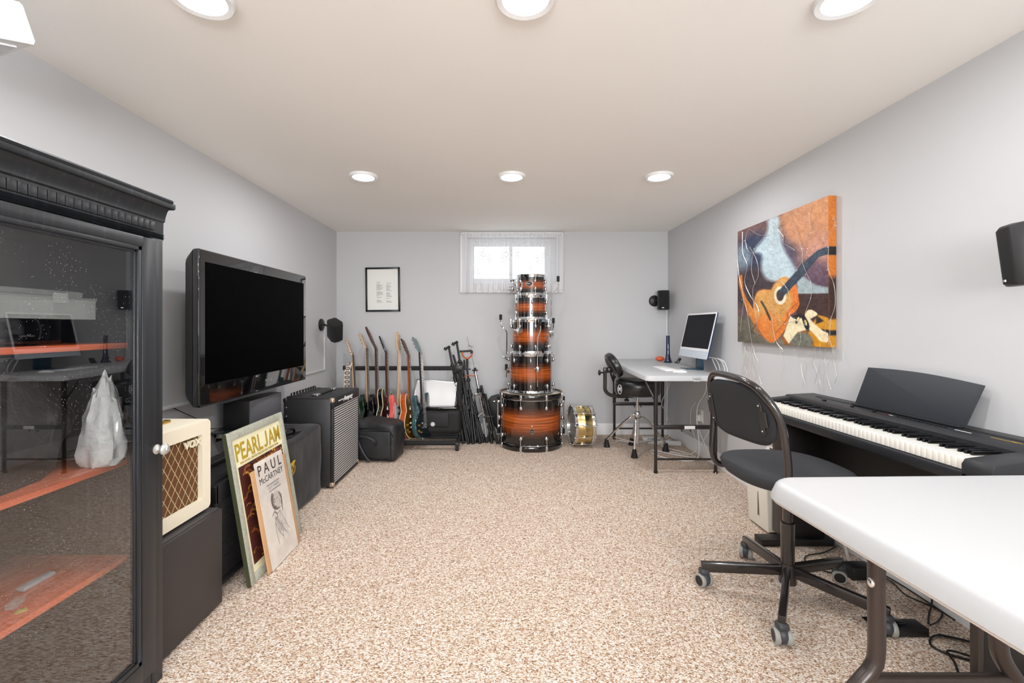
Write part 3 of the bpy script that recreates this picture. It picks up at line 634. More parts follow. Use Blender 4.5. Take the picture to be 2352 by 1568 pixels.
# ================================================================ tall bass amplifier
ka = thing('bass_amplifier', 'tall black bass amplifier with silver striped grille and rear knobs', 'amplifier', (-1.32,3.42,0))
m, t, p = pmat('woven_tolex', .45); s_ = t.sep(t.coord())
f1 = t.math('SINE', t.math('MULTIPLY', t.math('ADD', t.math('ADD', s_[0], s_[1]), s_[2]), 420)); f2 = t.math('SINE', t.math('MULTIPLY', t.math('SUBTRACT', t.math('ADD', s_[0], s_[1]), s_[2]), 420))
d_ = t.math('GREATER_THAN', t.math('MULTIPLY', f1, f2), .38); t.l.new(t.mix(d_, lin((20,20,21)), lin((70,70,72))), p.inputs['Base Color']); t.l.new(t.bump(d_,.3,.001), p.inputs['Normal']); wov = m
ax0, ax1, ay0, ay1, az = -1.49, -1.145, 3.13, 3.70, .622
part('cabinet', B().b2((ax0,ay0,.012),(ax1-.02,ay1,az-.004),bev=.008), wov, ka)
part('top_cover', B().b2((ax0+.005,ay0+.006,az-.006),(ax1-.018,ay1-.006,az),bev=.004), tolex, ka)
m, t, p = pmat('silver_striped_cloth', .55); s_ = t.sep(t.coord()); f_ = t.math('FRACT', t.math('MULTIPLY', s_[2], 1/.0165)); d_ = t.math('LESS_THAN', f_, .52)
t.l.new(t.mix(d_, lin((24,24,25)), lin((205,205,205))), p.inputs['Base Color']); t.l.new(t.bump(d_,.5,.002), p.inputs['Normal'])
part('grille_cloth', B().b2((ax1-.024,ay0+.022,.03),(ax1-.004,ay1-.015,az-.068)), m, ka)
part('front_frame', B().b2((ax1-.022,ay0,az-.070),(ax1,ay1,az-.001),bev=.004).b2((ax1-.022,ay0,.012),(ax1,ay0+.022,az-.07),bev=.003).b2((ax1-.022,ay1-.016,.012),(ax1,ay1,az-.07),bev=.003).b2((ax1-.022,ay0,.012),(ax1,ay1,.032),bev=.003), tolex, ka)
text('maker_name', 'Ampeg', .046, axes((ax1+.0005,ay0+.30,az-.034),(0,1,0),(0,0,1),(1,0,0)), white_ink, ka, .002, 1.5, shear=.3, bold=.0008)
part('name_underline', B().b2((ax1,ay0+.10,az-.036),(ax1+.002,ay0+.20,az-.029),bev=.0008), white_ink, ka)
for y, z in ((ay0,az-.03),(ay0,.014),(ay1-.03,.014)): part('corner_guard', B().b2((ax1-.030,y-.003,z-.002),(ax1+.003,y+.030,z+.032),bev=.010,seg=3), mat('pale_corner_guard', (205,185,165), .3, .7), ka)
part('corner_guard', B().b2((ax0-.003,ay0-.003,az-.03),(ax0+.026,ay0+.026,az+.002),bev=.009,seg=3), black_plastic, ka)
for z in (.56,.50,.33): part('screw', B().sph((ax0+.022,ay0-.001,z),.006), chrome, ka)
part('handle', B().b2((-1.325,3.26,az+.002),(-1.295,3.57,az+.010),bev=.003), mat('dark_strap',(30,30,32),.6), ka)
for y in (3.25,3.575): part('handle_cap', B().b2((-1.333,y-.032,az),(-1.287,y+.032,az+.016),bev=.006), chrome, ka)
part('control_panel', B().b2((ax0-.002,ay0+.05,az-.05),(ax0+.05,ay1-.03,az+.006),bev=.004), black_satin, ka)
for k in range(9): part('knob', B().cyl((ax0+.02,ay0+.10+k*.048,az+.004),(ax0+.016,ay0+.10+k*.048,az+.026),.013,.010), black_gloss, ka)
for q in ((ax0+.04,ay0+.04),(ax0+.04,ay1-.04),(ax1-.05,ay0+.04),(ax1-.05,ay1-.04)): part('foot', B().cyl((q[0],q[1],0),(q[0],q[1],.014),.016), rubber, ka)
# ================================================================ leaning posters
def lean(bl, br, tl, tr): 
    bl, br, tl, tr = map(Vector, (bl, br, tl, tr)); x = (br-bl).normalized(); up = ((tl+tr)-(bl+br)).normalized(); z = x.cross(up).normalized(); up = z.cross(x)
    return axes((bl+br)/2, x, up, z), (br-bl).length, ((tl+tr)/2-(bl+br)/2).length
# framed concert poster
Mp, pw, ph = lean((-1.058,1.942,.0),(-1.072,2.469,.0),(-1.168,1.942,.660),(-1.180,2.469,.650))
fp = thing('framed_poster', 'concert poster in a pale grey-green wooden frame leaning on the black amplifier', 'poster', (0,0,0), M=T((-1.08,2.2,0)))
m, t, p = pmat('weathered_green_wood', .6); f_ = t.noise(t.scale(t.coord(),(30,30,30)), 2.2, 6, .7); t.l.new(t.ramp(f_,[(.25,(140,142,128)),(.5,(168,170,156)),(.8,(186,188,174))]), p.inputs['Base Color']); gw = m
fw = .037; q0 = .004
for a, c, nm in (((-pw/2,q0),(-pw/2+fw,ph),'frame_rail'),((pw/2-fw,q0),(pw/2,ph),'frame_rail'),((-pw/2+fw,q0),(pw/2-fw,q0+fw),'frame_rail'),((-pw/2+fw,ph-fw),(pw/2-fw,ph),'frame_rail')):
    part(nm, B().b2((a[0],a[1],-.016),(c[0],c[1],0),Mp,bev=.003), gw, fp)
part('frame_edge', B().b2((-pw/2-.002,q0,-.018),(-pw/2+.001,ph,-.001),Mp).b2((pw/2-.001,q0,-.018),(pw/2+.002,ph,-.001),Mp).b2((-pw/2+.01,q0+.01,-.0185),(pw/2-.01,ph-.01,-.0135),Mp), mat('dark_green_edge',(56,60,36),.6), fp)
x0,x1,v0,v1 = -pw/2+fw, pw/2-fw, q0+fw, ph-fw
ps = part('poster_sheet', B().b2((x0,v0,-.013),(x1,v1,-.008),Mp), mat('cream_paper',(238,232,196),.45), fp)
NA, NB = 110, 150; ax_, bx_ = (x0+.022,x1-.010),(v0+.03,v1-.125)
b = B().grid(lambda u,v: Mp @ Vector((ax_[0]+(ax_[1]-ax_[0])*u, bx_[0]+(bx_[1]-bx_[0])*v, -.0072)), NA, NB)
U,V = np.meshgrid(np.linspace(0,100,NA+1), np.linspace(0,140,NB+1)); P_ = Paint(U,V,(74,30,26)); rs = random.Random(11)
for k in range(230):
    cx, cy = rs.uniform(0,100), rs.uniform(0,140); an = rs.uniform(-.9,.9)+(.5 if cx<50 else -.5); L = rs.uniform(8,22)
    cl_ = rs.choice([(150,84,34),(196,140,50),(92,36,48),(216,168,66),(120,60,30),(58,22,26),(176,104,58)])
    pts = [(cx+math.sin(an+j*.28)*L*j/5, cy+math.cos(an+j*.28)*L*j/5) for j in range(5)]
    P_.line(pts, rs.uniform(2,4.5), (46,18,18), sm=True, soft=1); P_.line(pts, rs.uniform(1,3), cl_, sm=True, soft=1)
for k in range(9): P_.line([(42+k*2.5,108),(48+k*2,120+k%3*3),(44+k*4,134)],2.2,(222,170,48) if k%2 else (190,110,36),sm=True,soft=1)
pm_ = part('illustration', b, artmat('poster_art', .5), ps, None); set_colors(pm_.data, P_.c)
ol = mat('olive_letters', (178,150,40), .6)
Lp = Mp @ T((0,0,-.0068)); bx0, bx1, by0, by1 = x0+.020, x1-.012, v1-.100, v1-.022; bw = bx1-bx0
fit_text('band_name', 'PEARL', (bx0,by0,bx0+bw*.56,by1), Lp, ol, ps); fit_text('band_name', 'AM', (bx0+bw*.705,by0,bx1,by1), Lp, ol, ps)
hc_ = by1-by0; part('band_name', B().prism([(bx0+bw*.595+a, by0+c) for a,c in [(.036,hc_),(.036,.022),(.030,.007),(.016,0),(.0,.004),(.001,.017),(.012,.012),(.020,.015),(.023,.024),(.023,hc_)]], 0, .0004, Lp), ol, ps)
text('small_print', 'WACHOVIA CENTER PHILADELPHIA PENNSYLVANIA', .0155, Mp @ T(((x0+x1)/2, v1-.112, -.0072)), ol, ps, .0003, 1.0)
# wrapped poster in front of it
Mq, qw, qh = lean((-1.030,2.035,.0),(-1.030,2.355,.0),(-1.118,2.035,.492),(-1.118,2.355,.487))
wp = thing('wrapped_poster', 'plastic-wrapped portrait poster with cardboard backing leaning on the framed poster', 'poster', (0,0,0), M=T((-1.05,2.2,0)))
part('cardboard_backing', B().b2((-qw/2,.006,-.006),(qw/2,qh-.028,-.0015),Mq,bev=.001), mat('cardboard',(202,158,112),.75,var=(30,.06)), wp)
NA, NB = 130, 190; sx0, sx1, sv0, sv1 = -qw/2+.032, qw/2-.030, .004, qh
b = B().grid(lambda u,v: Mq @ Vector((sx0+(sx1-sx0)*u, sv0+(sv1-sv0)*v, .0012)), NA, NB)
b.b2((sx0,sv0,-.0015),(sx1,sv1,.0008),Mq)
U,V = np.meshgrid(np.linspace(0,100,NA+1), np.linspace(0,190,NB+1)); V = 190-V; P_ = Paint(U,V,(236,230,222)); P_.c -= (vnoise(U,V,14,3)*14+vnoise(U,V,3,4)*7)[...,None]
dk = (70,66,68); md = (132,126,124)
P_.line([(28,49),(72,49)],1.1,dk,.9); P_.line([(33,61),(75,61)],1.1,dk,.9)
# portrait sketch: profile with raised chin, hair, hand at the microphone
P_.ell(52,82,15,16,(198,190,182),.9,.25)
for k in range(26):
    a = 2.2+k*.10; P_.line([(52+14*math.cos(a)*.9,82-15*math.sin(a)*.95),(52+19*math.cos(a+.12),80-19*math.sin(a+.12)),(54+18*math.cos(a+.4),82-17*math.sin(a+.4))],1.3,(88,82,82) if k%3 else (52,50,52),.8,True)
for k in range(8): P_.line([(62+k*.9,70+k*2),(70-k*.2,80+k*2),(66,92+k*2.2)],1.4,dk,.75,True)
P_.line([(40,72),(37,80),(34,86),(37,88),(36,92),(39,94),(40,101),(47,106),(56,104)],1.3,dk,.9,True)
P_.line([(41,79),(46,78)],1.5,dk); P_.line([(41,83),(44,84),(47,83)],1.1,dk); P_.line([(52,80),(57,79)],1.2,md); P_.ell(43,93,4,2.4,(60,52,54),.9,.4); P_.line([(60,84),(63,88),(61,92)],1.2,md,.9,True)
P_.line([(56,104),(60,112),(66,124),(78,146)],1.5,md,.9,True); P_.line([(40,104),(36,116),(33,134),(36,158)],1.5,md,.9,True)
for k in range(14): P_.line([(35+k*.8,108+k*2.3),(46+k*1.4,112+k*2.6)],1.0,(120,114,114),.55)
P_.line([(30,104),(38,100),(46,108),(40,114)],2.2,dk,.8,True); P_.line([(38,112),(52,128),(62,142),(66,150)],2.0,md,.8,True); P_.line([(34,118),(42,136),(54,152)],1.5,dk,.7,True)
for k in range(30): P_.line([(30+rs.uniform(0,44),104+rs.uniform(0,50)),(34+rs.uniform(0,44),112+rs.uniform(0,52))],.9,(150,144,142),.5)
for k in range(5): P_.line([(20+k*2,186-k*5),(88,176-k*5)],.6,(170,162,158),.6)
po = part('poster_sheet', b, None, wp, None)
c_ = np.full((len(po.data.vertices),3),222.0); n_ = (NA+1)*(NB+1); c_[:n_] = P_.c.reshape(-1,3); set_colors(po.data, c_); po.data.materials.append(artmat('sketch_art', .35, .5))
Lq = lambda x, v: Mq @ T((x, v, .0014))
text('poster_name', 'P A U L', .070, Lq(-.002, qh-.045), ink, po, .0003, .98, bold=.0003)
text('poster_name', 'McCARTNEY', .040, Lq(.0, qh-.093), ink, po, .0003, .98)
text('poster_title', 'OUT THERE', .019, Lq(.002, qh-.143), grey, po, .0003, 1.05)
part('plastic_wrap', B().b2((-qw/2-.004,.003,.0022),(qw/2+.004,qh-.02,.0030),Mq), glassmat('clear_film', base=.02, rough=.2, k=.3), wp, None)
# ================================================================ soft bag in front of the guitar rack
m, t, p = pmat('black_nylon_bag', .5); f_ = t.noise(t.coord(), 9, 4); t.l.new(t.ramp(f_,[(.3,(20,20,22)),(.7,(42,42,45))]), p.inputs['Base Color']); t.l.new(t.bump(t.noise(t.coord(), 700, 1), .25, .001), p.inputs['Normal']); nyl = m
bg = thing('soft_case', 'black soft zipped equipment bag on the floor beside the bass amplifier', 'bag', (-1.02,3.90,0))
def softbox(c, d, rz, amp, seed, sub=10, bev=.035, sag=.0):
    b = B().box((0,0,0), d, bev=bev, seg=3); bm = bmesh.new(); V_ = [bm.verts.new(v) for v in b.v]; [bm.faces.new([V_[i] for i in f]) for f in b.f]
    bmesh.ops.subdivide_edges(bm, edges=[e for e in bm.edges if e.calc_length() > .05], cuts=sub, use_grid_fill=True)
    for v in bm.verts:
        n = mnoise.noise(v.co*7+Vector((seed,0,0)))+.6*abs(mnoise.noise(v.co*16+Vector((0,seed,0))))
        v.co += v.co.normalized()*n*amp*(1.0 if v.co.z > -d[2]*.4 else .3); v.co.z -= sag*max(0, v.co.x/d[0]+.2)*(v.co.z/d[2]+.5)
        v.co.z = max(v.co.z, -d[2]/2+.001)
    o = B(); o._bm(bm, T(c) @ RZ(rz)); return o
part('bag_body', softbox((-1.025,3.88,.166),(.36,.26,.325),-.12,.022,4,sag=.03), nyl, bg, 70)
Mb = T((-1.025,3.88,.166)) @ RZ(-.12)
part('side_pocket', B().box((0,-.138,-.02),(.30,.03,.22),Mb,bev=.013,seg=3), nyl, bg)
part('zipper', B().tube([Mb @ Vector(v) for v in cr([(-.17,-.135,.10),(-.05,-.15,.115),(.10,-.148,.112),(.16,-.13,.06),(.168,-.115,-.08)],6)],.004), mat('zip_tape',(8,8,9),.4), bg)
part('carry_handle', B().tube([Mb @ Vector(v) for v in cr([(-.10,-.158,.03),(-.09,-.19,.055),(-.02,-.195,.05),(.03,-.185,.02),(.03,-.158,-.02)],6)],[.011]*25), nyl, bg)
part('strap', B().tube([Mb @ Vector(v) for v in cr([(-.13,-.16,.06),(-.10,-.165,-.03),(-.05,-.162,-.12),(-.02,-.155,-.15)],6)],[.012]*19), nyl, bg)
# ================================================================ guitar rack
gr = thing('guitar_rack', 'long black tubular guitar rack against the far wall', 'guitar rack', (-.93,4.25,0))
foam = mat('black_foam', (30,30,31), .85)
gx0, gx1 = -1.475, -.385
ftop, fb1, fb2 = (4.44,.712), (4.125,.062), (4.33,.072)
part('top_rail', B().cyl((gx0,ftop[0],ftop[1]),(gx1,ftop[0],ftop[1]),.021), foam, gr)
b = B(); k_ = 0
for k in range(22): b.cyl((gx0+.06+k*.047,ftop[0]-.021,ftop[1]),(gx0+.06+k*.047,ftop[0]-.0235,ftop[1]),.006)
part('rail_notches', b, black_satin, gr)
part('front_rail', B().cyl((gx0,fb1[0],fb1[1]),(gx1-.01,fb1[0],fb1[1]),.019), foam, gr); part('rear_rail', B().cyl((gx0,fb2[0],fb2[1]),(gx1-.01,fb2[0],fb2[1]),.019), foam, gr)
for x in (gx0, gx1):
    part('upright', B().tube([(x,4.45,.735),(x,4.43,.70),(x,4.35,.07)],.017,4), steel_black, gr)
    part('base_bar', B().b2((x-.018,4.08,.045),(x+.018,4.50,.075),bev=.004), steel_black, gr)
    part('foot', B().b2((x-.016,4.085,0),(x+.016,4.120,.05),bev=.004), rubber, gr); part('foot', B().b2((x-.016,4.45,0),(x+.016,4.485,.05),bev=.004), rubber, gr)
    part('end_bracket', B().b2((x-.05,4.415,.695),(x+.02,4.465,.738),bev=.004), steel_black, gr)
    part('screw', B().sph((x,4.33,.10),.006), chrome, gr)
# ---- guitars: local x = width, z = up, the face looks to -y
maple = mat('maple_neck', (202,172,138), .35, coat=.3); rosew = mat('rosewood', (62,40,30), .5); ivory = mat('ivory_binding', (232,220,180), .4)
def sym(pts): return pts+[(-x,z) for x,z in pts[::-1] if x > 1e-6]
SHAPES = {
 'single': [(0,0),(.09,.008),(.150,.05),(.165,.12),(.140,.19),(.108,.235),(.118,.29),(.125,.335),(.105,.385),(.085,.40),(.062,.385),(.045,.345),(.030,.335),(-.030,.36),(-.075,.395),(-.115,.375),(-.128,.32),(-.108,.245),(-.135,.19),(-.165,.12),(-.150,.05),(-.09,.008)],
 'strat': [(0,0),(.08,.006),(.140,.04),(.160,.10),(.145,.17),(.110,.225),(.112,.28),(.130,.34),(.120,.385),(.098,.375),(.065,.325),(.030,.315),(-.030,.335),(-.062,.36),(-.098,.425),(-.125,.445),(-.140,.40),(-.128,.32),(-.108,.245),(-.140,.18),(-.160,.10),(-.135,.035),(-.08,.004)],
 'semi': [(0,0),(.10,.008),(.175,.06),(.195,.13),(.170,.21),(.128,.27),(.132,.33),(.145,.38),(.125,.435),(.095,.445),(.070,.425),(.045,.39),(.030,.38),(-.030,.38),(-.045,.39),(-.070,.425),(-.095,.445),(-.125,.435),(-.145,.38),(-.132,.33),(-.128,.27),(-.170,.21),(-.195,.13),(-.175,.06),(-.10,.008)],
}
def guitar(label, shape, foot, top, turn, side_m, face_m, neck_m, head_m, head='3x3', body_t=.044, L=1.0, ang=.22, hl=1.0, guard=None, bind=False, hw=chrome, roll=0.0, horn=False, strap=False, fret_m=None, zn=.80):
    foot = Vector(foot); top = Vector(top); up = (top-foot).normalized()
    fwd = Vector((math.cos(turn), -math.sin(turn), 0)); fwd = (fwd-up*fwd.dot(up)).normalized()     # face direction
    xx = up.cross(fwd)*-1; M = axes(foot, xx, -fwd, up)
    g = thing('electric_guitar', label, 'guitar', (0,0,0), 0, 'guitars on the rack', M=M)
    pts = [(p.x, p.y) for p in cr([(a, c, 0) for a, c in SHAPES[shape]], 4, True)]
    P = Matrix(((1,0,0,0),(0,0,1,0),(0,1,0,0),(0,0,0,1)))          # prism z -> local y
    h = body_t/2
    lpart('body', B().prism(pts, -h+.003, h, P, bev=.004 if not bind else .0015, seg=3), side_m, g, 50)
    lpart('top', B().prism([(a*.985, .2+(c-.2)*.985) for a, c in pts], -h-.001, -h+.004, P, bev=.002), face_m, g, 50)
    if bind:
        for yy in (-h+.002, h-.002): lpart('binding', B().tube([(a*1.004, yy, .2+(c-.2)*1.004) for a, c in pts], .0030, 6, True), ivory, g)
    z0 = .30
    nb = B(); V = []
    for z, wd, dp in ((z0,.028,.030),(.40,.027,.024),(zn,.0215,.020)):
        V += [(wd*math.cos(a), -h-.003+dp*abs(math.sin(a)) , z) for a in [PI*k/6 for k in range(7)]]
    Fc = [(r*7+i, r*7+i+1, (r+1)*7+i+1, (r+1)*7+i) for r in range(2) for i in range(6)]+[(0,7,13,6),(7,14,20,13),tuple(range(7)),tuple(14+i for i in range(7))]
    nk = lpart('neck', nb.add(V, Fc), neck_m, g)
    lpart('fretboard', B().add([(-.028,-h-.008,z0-.03),(.028,-h-.008,z0-.03),(.0215,-h-.008,zn),(-.0215,-h-.008,zn),(-.028,-h-.002,z0-.03),(.028,-h-.002,z0-.03),(.0215,-h-.002,zn),(-.0215,-h-.002,zn)],[(0,1,2,3),(4,7,6,5),(0,4,5,1),(1,5,6,2),(2,6,7,3),(3,7,4,0)]), fret_m or rosew, g)
    b = B(); 
    for k in range(1, 21):
        z = .10+(zn-.10)*(2**(-k/12)); b.box((0,-h-.0088,z),(.048,.0016,.0018))
    lpart('frets', b, steel, g, None)
    # headstock, tipped back
    Mh = T((0,-h-.002,zn)) @ RX(-ang)
    if head == '3x3': o = sym([(0,-.005),(.0215,0),(.026,.02),(.040,.045),(.038,.15),(.030,.175),(.012,.166)])+[]
    else: o = [(-.0215,0),(.0215,0),(.026,.02),(.045,.05),(.050,.14),(.035,.185),(.010,.195),(-.012,.165),(-.026,.13),(-.028,.03)]
    o = [(a, c*hl) for a, c in o]
    o = [q for i, q in enumerate(o) if i == 0 or math.hypot(q[0]-o[i-1][0], q[1]-o[i-1][1]) > 1e-4]
    hd = lpart('headstock', B().prism([(a,c) for a,c in o], 0, .014, Mh @ P, bev=.002), head_m, g)
    if head == '3x3': pg = [(s*.044, .045+k*.042, s) for s in (-1,1) for k in range(3)]
    else: pg = [(-.036, .035+k*.026, -1) for k in range(6)]
    if head == '6x6': pg = [(s*.046, .025+k*.024, s) for s in (-1,1) for k in range(6)]
    for px_, pz, s in pg:
        pz *= hl
        lpart('tuning_peg', B().cyl((px_-s*.016,.006,pz),(px_-s*.016,-.006,pz),.0035,n=8).cyl((px_-s*.012,.010,pz),(px_+s*.010,.010,pz),.0032,n=8).sph((px_+s*.017,.010,pz),.0095,(1,.6,1),n=8,m=6), hw, hd, 60).data.transform(Mh)
    b = B()
    for k in range(6):
        x = (k-2.5)*.0075; b.tube([(x*1.3,-h-.013,.10),(x*1.3,-h-.0125,.14),(x,-h-.0105,zn),(x*.9,-h-.004,zn+.03)],.0006,4)
    lpart('strings', b, steel, g, None)
    for z in ((.20,.275) if shape != 'strat' else (.17,.225,.28)):
        lpart('pickup', B().box((0,-h-.005,z),(.075,.012,.036 if shape != 'strat' else .020),bev=.004), hw if bind or shape == 'semi' else (mat('pickup_black',(18,18,20),.3)), g)
    lpart('bridge', B().box((0,-h-.007,.135),(.085,.012,.016),bev=.003).cyl((-.038,-h,.135),(-.038,-h-.01,.135),.005).cyl((.038,-h,.135),(.038,-h-.01,.135),.005), hw, g)
    lpart('tailpiece', B().box((0,-h-.008,.095),(.090,.012,.014),bev=.004), hw, g)
    for cx, cz in ((.105,.11),(.115,.06),(.075,.05)): lpart('control_knob', B().cyl((cx,-h,cz),(cx,-h-.018,cz),.011,.009), hw if guard is not None else gold, g)
    if guard is not None: lpart('pickguard', B().prism([(-.07,.12),(.06,.09),(.11,.14),(.095,.22),(.10,.32),(.05,.30),(-.04,.31),(-.09,.33),(-.08,.22)], -h-.003, -h-.0005, P, bev=.0008), guard, g)
    if horn: lpart('strap_button', B().cyl((-.125,0,.44),(-.133,0,.455),.004).sph((-.134,0,.457),.007,(1,1,.6)), chrome, g)
    lpart('end_pin', B().cyl((0,0,0),(0,0,-.006),.004), chrome, g)
    return g
def gloss(n, c, r=.12, v=None): return mat(n, c, r, coat=.8, var=v)
dgreen, dblack, coral, orange, teal = gloss('dark_green_lacquer',(14,44,22)), gloss('black_lacquer',(12,12,13)), gloss('coral_lacquer',(222,96,88),.18), gloss('amber_mahogany',(176,78,22),.2,(12,.15)), gloss('teal_lacquer',(52,86,90),.25)
goldtop = mat('gold_top', (120,84,16), .28, .55, coat=.6); tealtop = gloss('dark_teal_top',(18,32,38),.12); semib = gloss('dark_burst',(34,16,12),.12); mahog = gloss('dark_mahogany',(84,36,22),.3)
natw = gloss('natural_maple_body',(190,150,104),.3); pearlg = mat('mint_guard',(176,196,200),.2,coat=.3); headb = mat('walnut_head',(70,38,26),.4)
def G(bx, by, hx, hy, Yb=4.20, Yt=4.56):     # foot pixel -> base; top pixel -> direction; full length follows
    a = at(bx, by, Yb); c = at(hx, hy, Yt); return a, c
def put_g(label, shape, bx, hx, hy, ny, turn, *a, **k):
    foot = Vector(((bx-PX)*4.20/F, 4.182, .088)); up_y = 4.495
    tp = at(hx, hy, up_y); d = (tp-foot).normalized(); k['zn'] = (HC-(ny-PY)*4.44/F-.088)/d.z
    return guitar(label, shape, foot, tp, turn, *a, **k)
g1 = put_g('light wooden guitar with a patterned strap, leftmost on the rack', 'single', 817, 803, 784, 817, .0, natw, natw, maple, maple, head='6x6', ang=.24)
g2 = put_g('dark green electric guitar with a pale maple headstock', 'single', 845, 836, 766, 801, .10, dgreen, dblack, maple, maple, ang=.32)
g3 = put_g('black electric guitar with a long dark brown headstock, tallest on the rack', 'single', 866, 858, 751, 801, .10, dblack, dblack, mahog, headb, head='inline', ang=.36, hl=1.3)
g4 = put_g('black semi-hollow guitar with cream-bound edges and black headstock', 'semi', 889, 882, 768, 809, .14, dblack, semib, mahog, dblack, bind=True, body_t=.046, ang=.32)
g5 = put_g('coral red electric guitar with a pale maple neck', 'strat', 912, 912, 764, 806, .22, coral, coral, maple, maple, head='inline', ang=.04, guard=pearlg, horn=True, fret_m=maple)
g6 = put_g('gold-topped electric guitar with amber orange sides', 'single', 941, 931, 778, 815, .20, orange, goldtop, orange, headb, bind=True, body_t=.056, ang=.32, hw=chrome)
g7 = put_g('teal electric guitar, rightmost on the rack beside the white case', 'strat', 972, 959, 773, 810, .34, teal, tealtop, mat('dark_teal_neck',(40,48,50),.3), mat('blue_grey_head',(104,124,128),.3), guard=None, ang=.34, hw=chrome)
# strap hanging over the first guitar
m, t, p = pmat('woven_strap', .85); s_ = t.sep(t.coord('Object')); zz = t.math('FRACT', t.math('MULTIPLY', s_[2], 1/.042)); rad = t.math('SQRT', t.math('ADD', t.math('POWER', t.math('MULTIPLY', t.math('ADD', s_[0], .0125), 24.0), 2.0), t.math('POWER', t.math('MULTIPLY', t.math('SUBTRACT', zz, .5), 1.3), 2.0)))
ring = t.math('LESS_THAN', t.math('ABSOLUTE', t.math('SUBTRACT', rad, .40)), .10); dot = t.math('LESS_THAN', rad, .14)
t.l.new(t.mix(t.math('MAXIMUM', ring, dot), lin((206,196,184)), t.mix(dot, lin((44,40,48)), lin((130,70,40)))), p.inputs['Base Color'])
st_x, st_y = (799-PX)*4.36/F, 4.36
b = B()
for s, xo in ((1,0),):
    P3 = cr([(st_x-.008,4.34,.36),(st_x-.008,4.345,.55),(st_x-.003,4.36,.70),(st_x+.012,4.40,.768),(st_x+.022,4.47,.74),(st_x+.024,4.48,.60),(st_x+.024,4.48,.38)],6)
    w2_ = .026; V = []; 
    for i, q in enumerate(P3):
        for dx, dy in ((-w2_,-.0015),(w2_,-.0015),(w2_,.0015),(-w2_,.0015)): V.append((q.x+dx*.9, q.y+dy+dx*.35, q.z))
    k = len(P3); Fc = [(i*4+j, i*4+(j+1)%4, (i+1)*4+(j+1)%4, (i+1)*4+j) for i in range(k-1) for j in range(4)]+[(0,3,2,1),tuple((k-1)*4+j for j in range(4))]
    b.add(V, Fc)
me_b = b; st = solo('guitar_strap', b, m, 'patterned woven guitar strap hanging at the left end of the rack', 'guitar strap')
# ================================================================ cases at the right end of the rack
al = thing('flight_case', 'white-faced aluminium-edged case leaning inside the guitar rack', 'case', (-.62,4.40,.11))
c4 = [at(955,874,4.50), at(1045,881,4.50), at(1039,951,4.36), at(962,949,4.36)]
xx = (c4[1]-c4[0]).normalized(); up = ((c4[0]+c4[1])-(c4[2]+c4[3])).normalized(); nn = xx.cross(up).normalized(); up = nn.cross(xx)
Mc = axes((c4[0]+c4[1]+c4[2]+c4[3])/4-Vector((0.008,0,.004)), xx, up, nn); cw_, ch_ = .395, .355
part('panel', B().box((0,0,-.035),(cw_,ch_,.07),Mc,bev=.006), mat('white_laminate',(228,228,228),.35), al)
b = B()
for s in (-1,1): b.box((s*cw_/2,0,-.001),(.010,ch_,.010),Mc,bev=.003).box((0,s*ch_/2,-.001),(cw_,.010,.010),Mc,bev=.003)
part('edge_trim', b, mat('aluminium',(214,214,216),.25,.8), al)
for sx in (-1,1):
    for sy in (-1,1): part('corner_guard', B().box((sx*(cw_/2-.010),sy*(ch_/2-.010),.002),(.030,.030,.014),Mc,bev=.006), chrome, al)
yc = thing('soft_instrument_case', 'black soft case with a round white emblem on the rack behind the teal guitar', 'case', (-.55,4.33,.09))
part('case_body', softbox((-.56,4.36,.215),(.38,.16,.235),0,.010,8,bev=.04), mat('black_fabric',(15,15,17),.7,bump=(600,.2)), yc, 70)
part('flap', B().box((-.60,4.272,.245),(.24,.014,.13),bev=.006,seg=3), mat('black_flap',(26,26,28),.65), yc)
Me = axes(at(994,974,4.262),(1,0,0),(0,0,1),(0,-1,0))
b = B().torus(.019,.0018,Me,28,6)
for k in range(3): 
    a = k*PI/3; b.box((0,0,0),(.030,.003,.002),Me @ RZ(a+PI/2)); 
    for s in (0,PI): b.prism([(0,.005),(.005,.011),(0,.017),(-.005,.011)],-.001,.001,Me @ RZ(a+s+PI/2))
part('emblem', b, white_ink, yc)
bc = solo('hard_case', B().b2((-.72,4.30,.33-.05),(-.40,4.42,.305),bev=.008) if False else B().box((0,0,0),(.33,.12,.022),T((-.565,4.35,.347)),bev=.007), black_gloss, 'slim glossy black case between the white case and the soft black case', 'case')
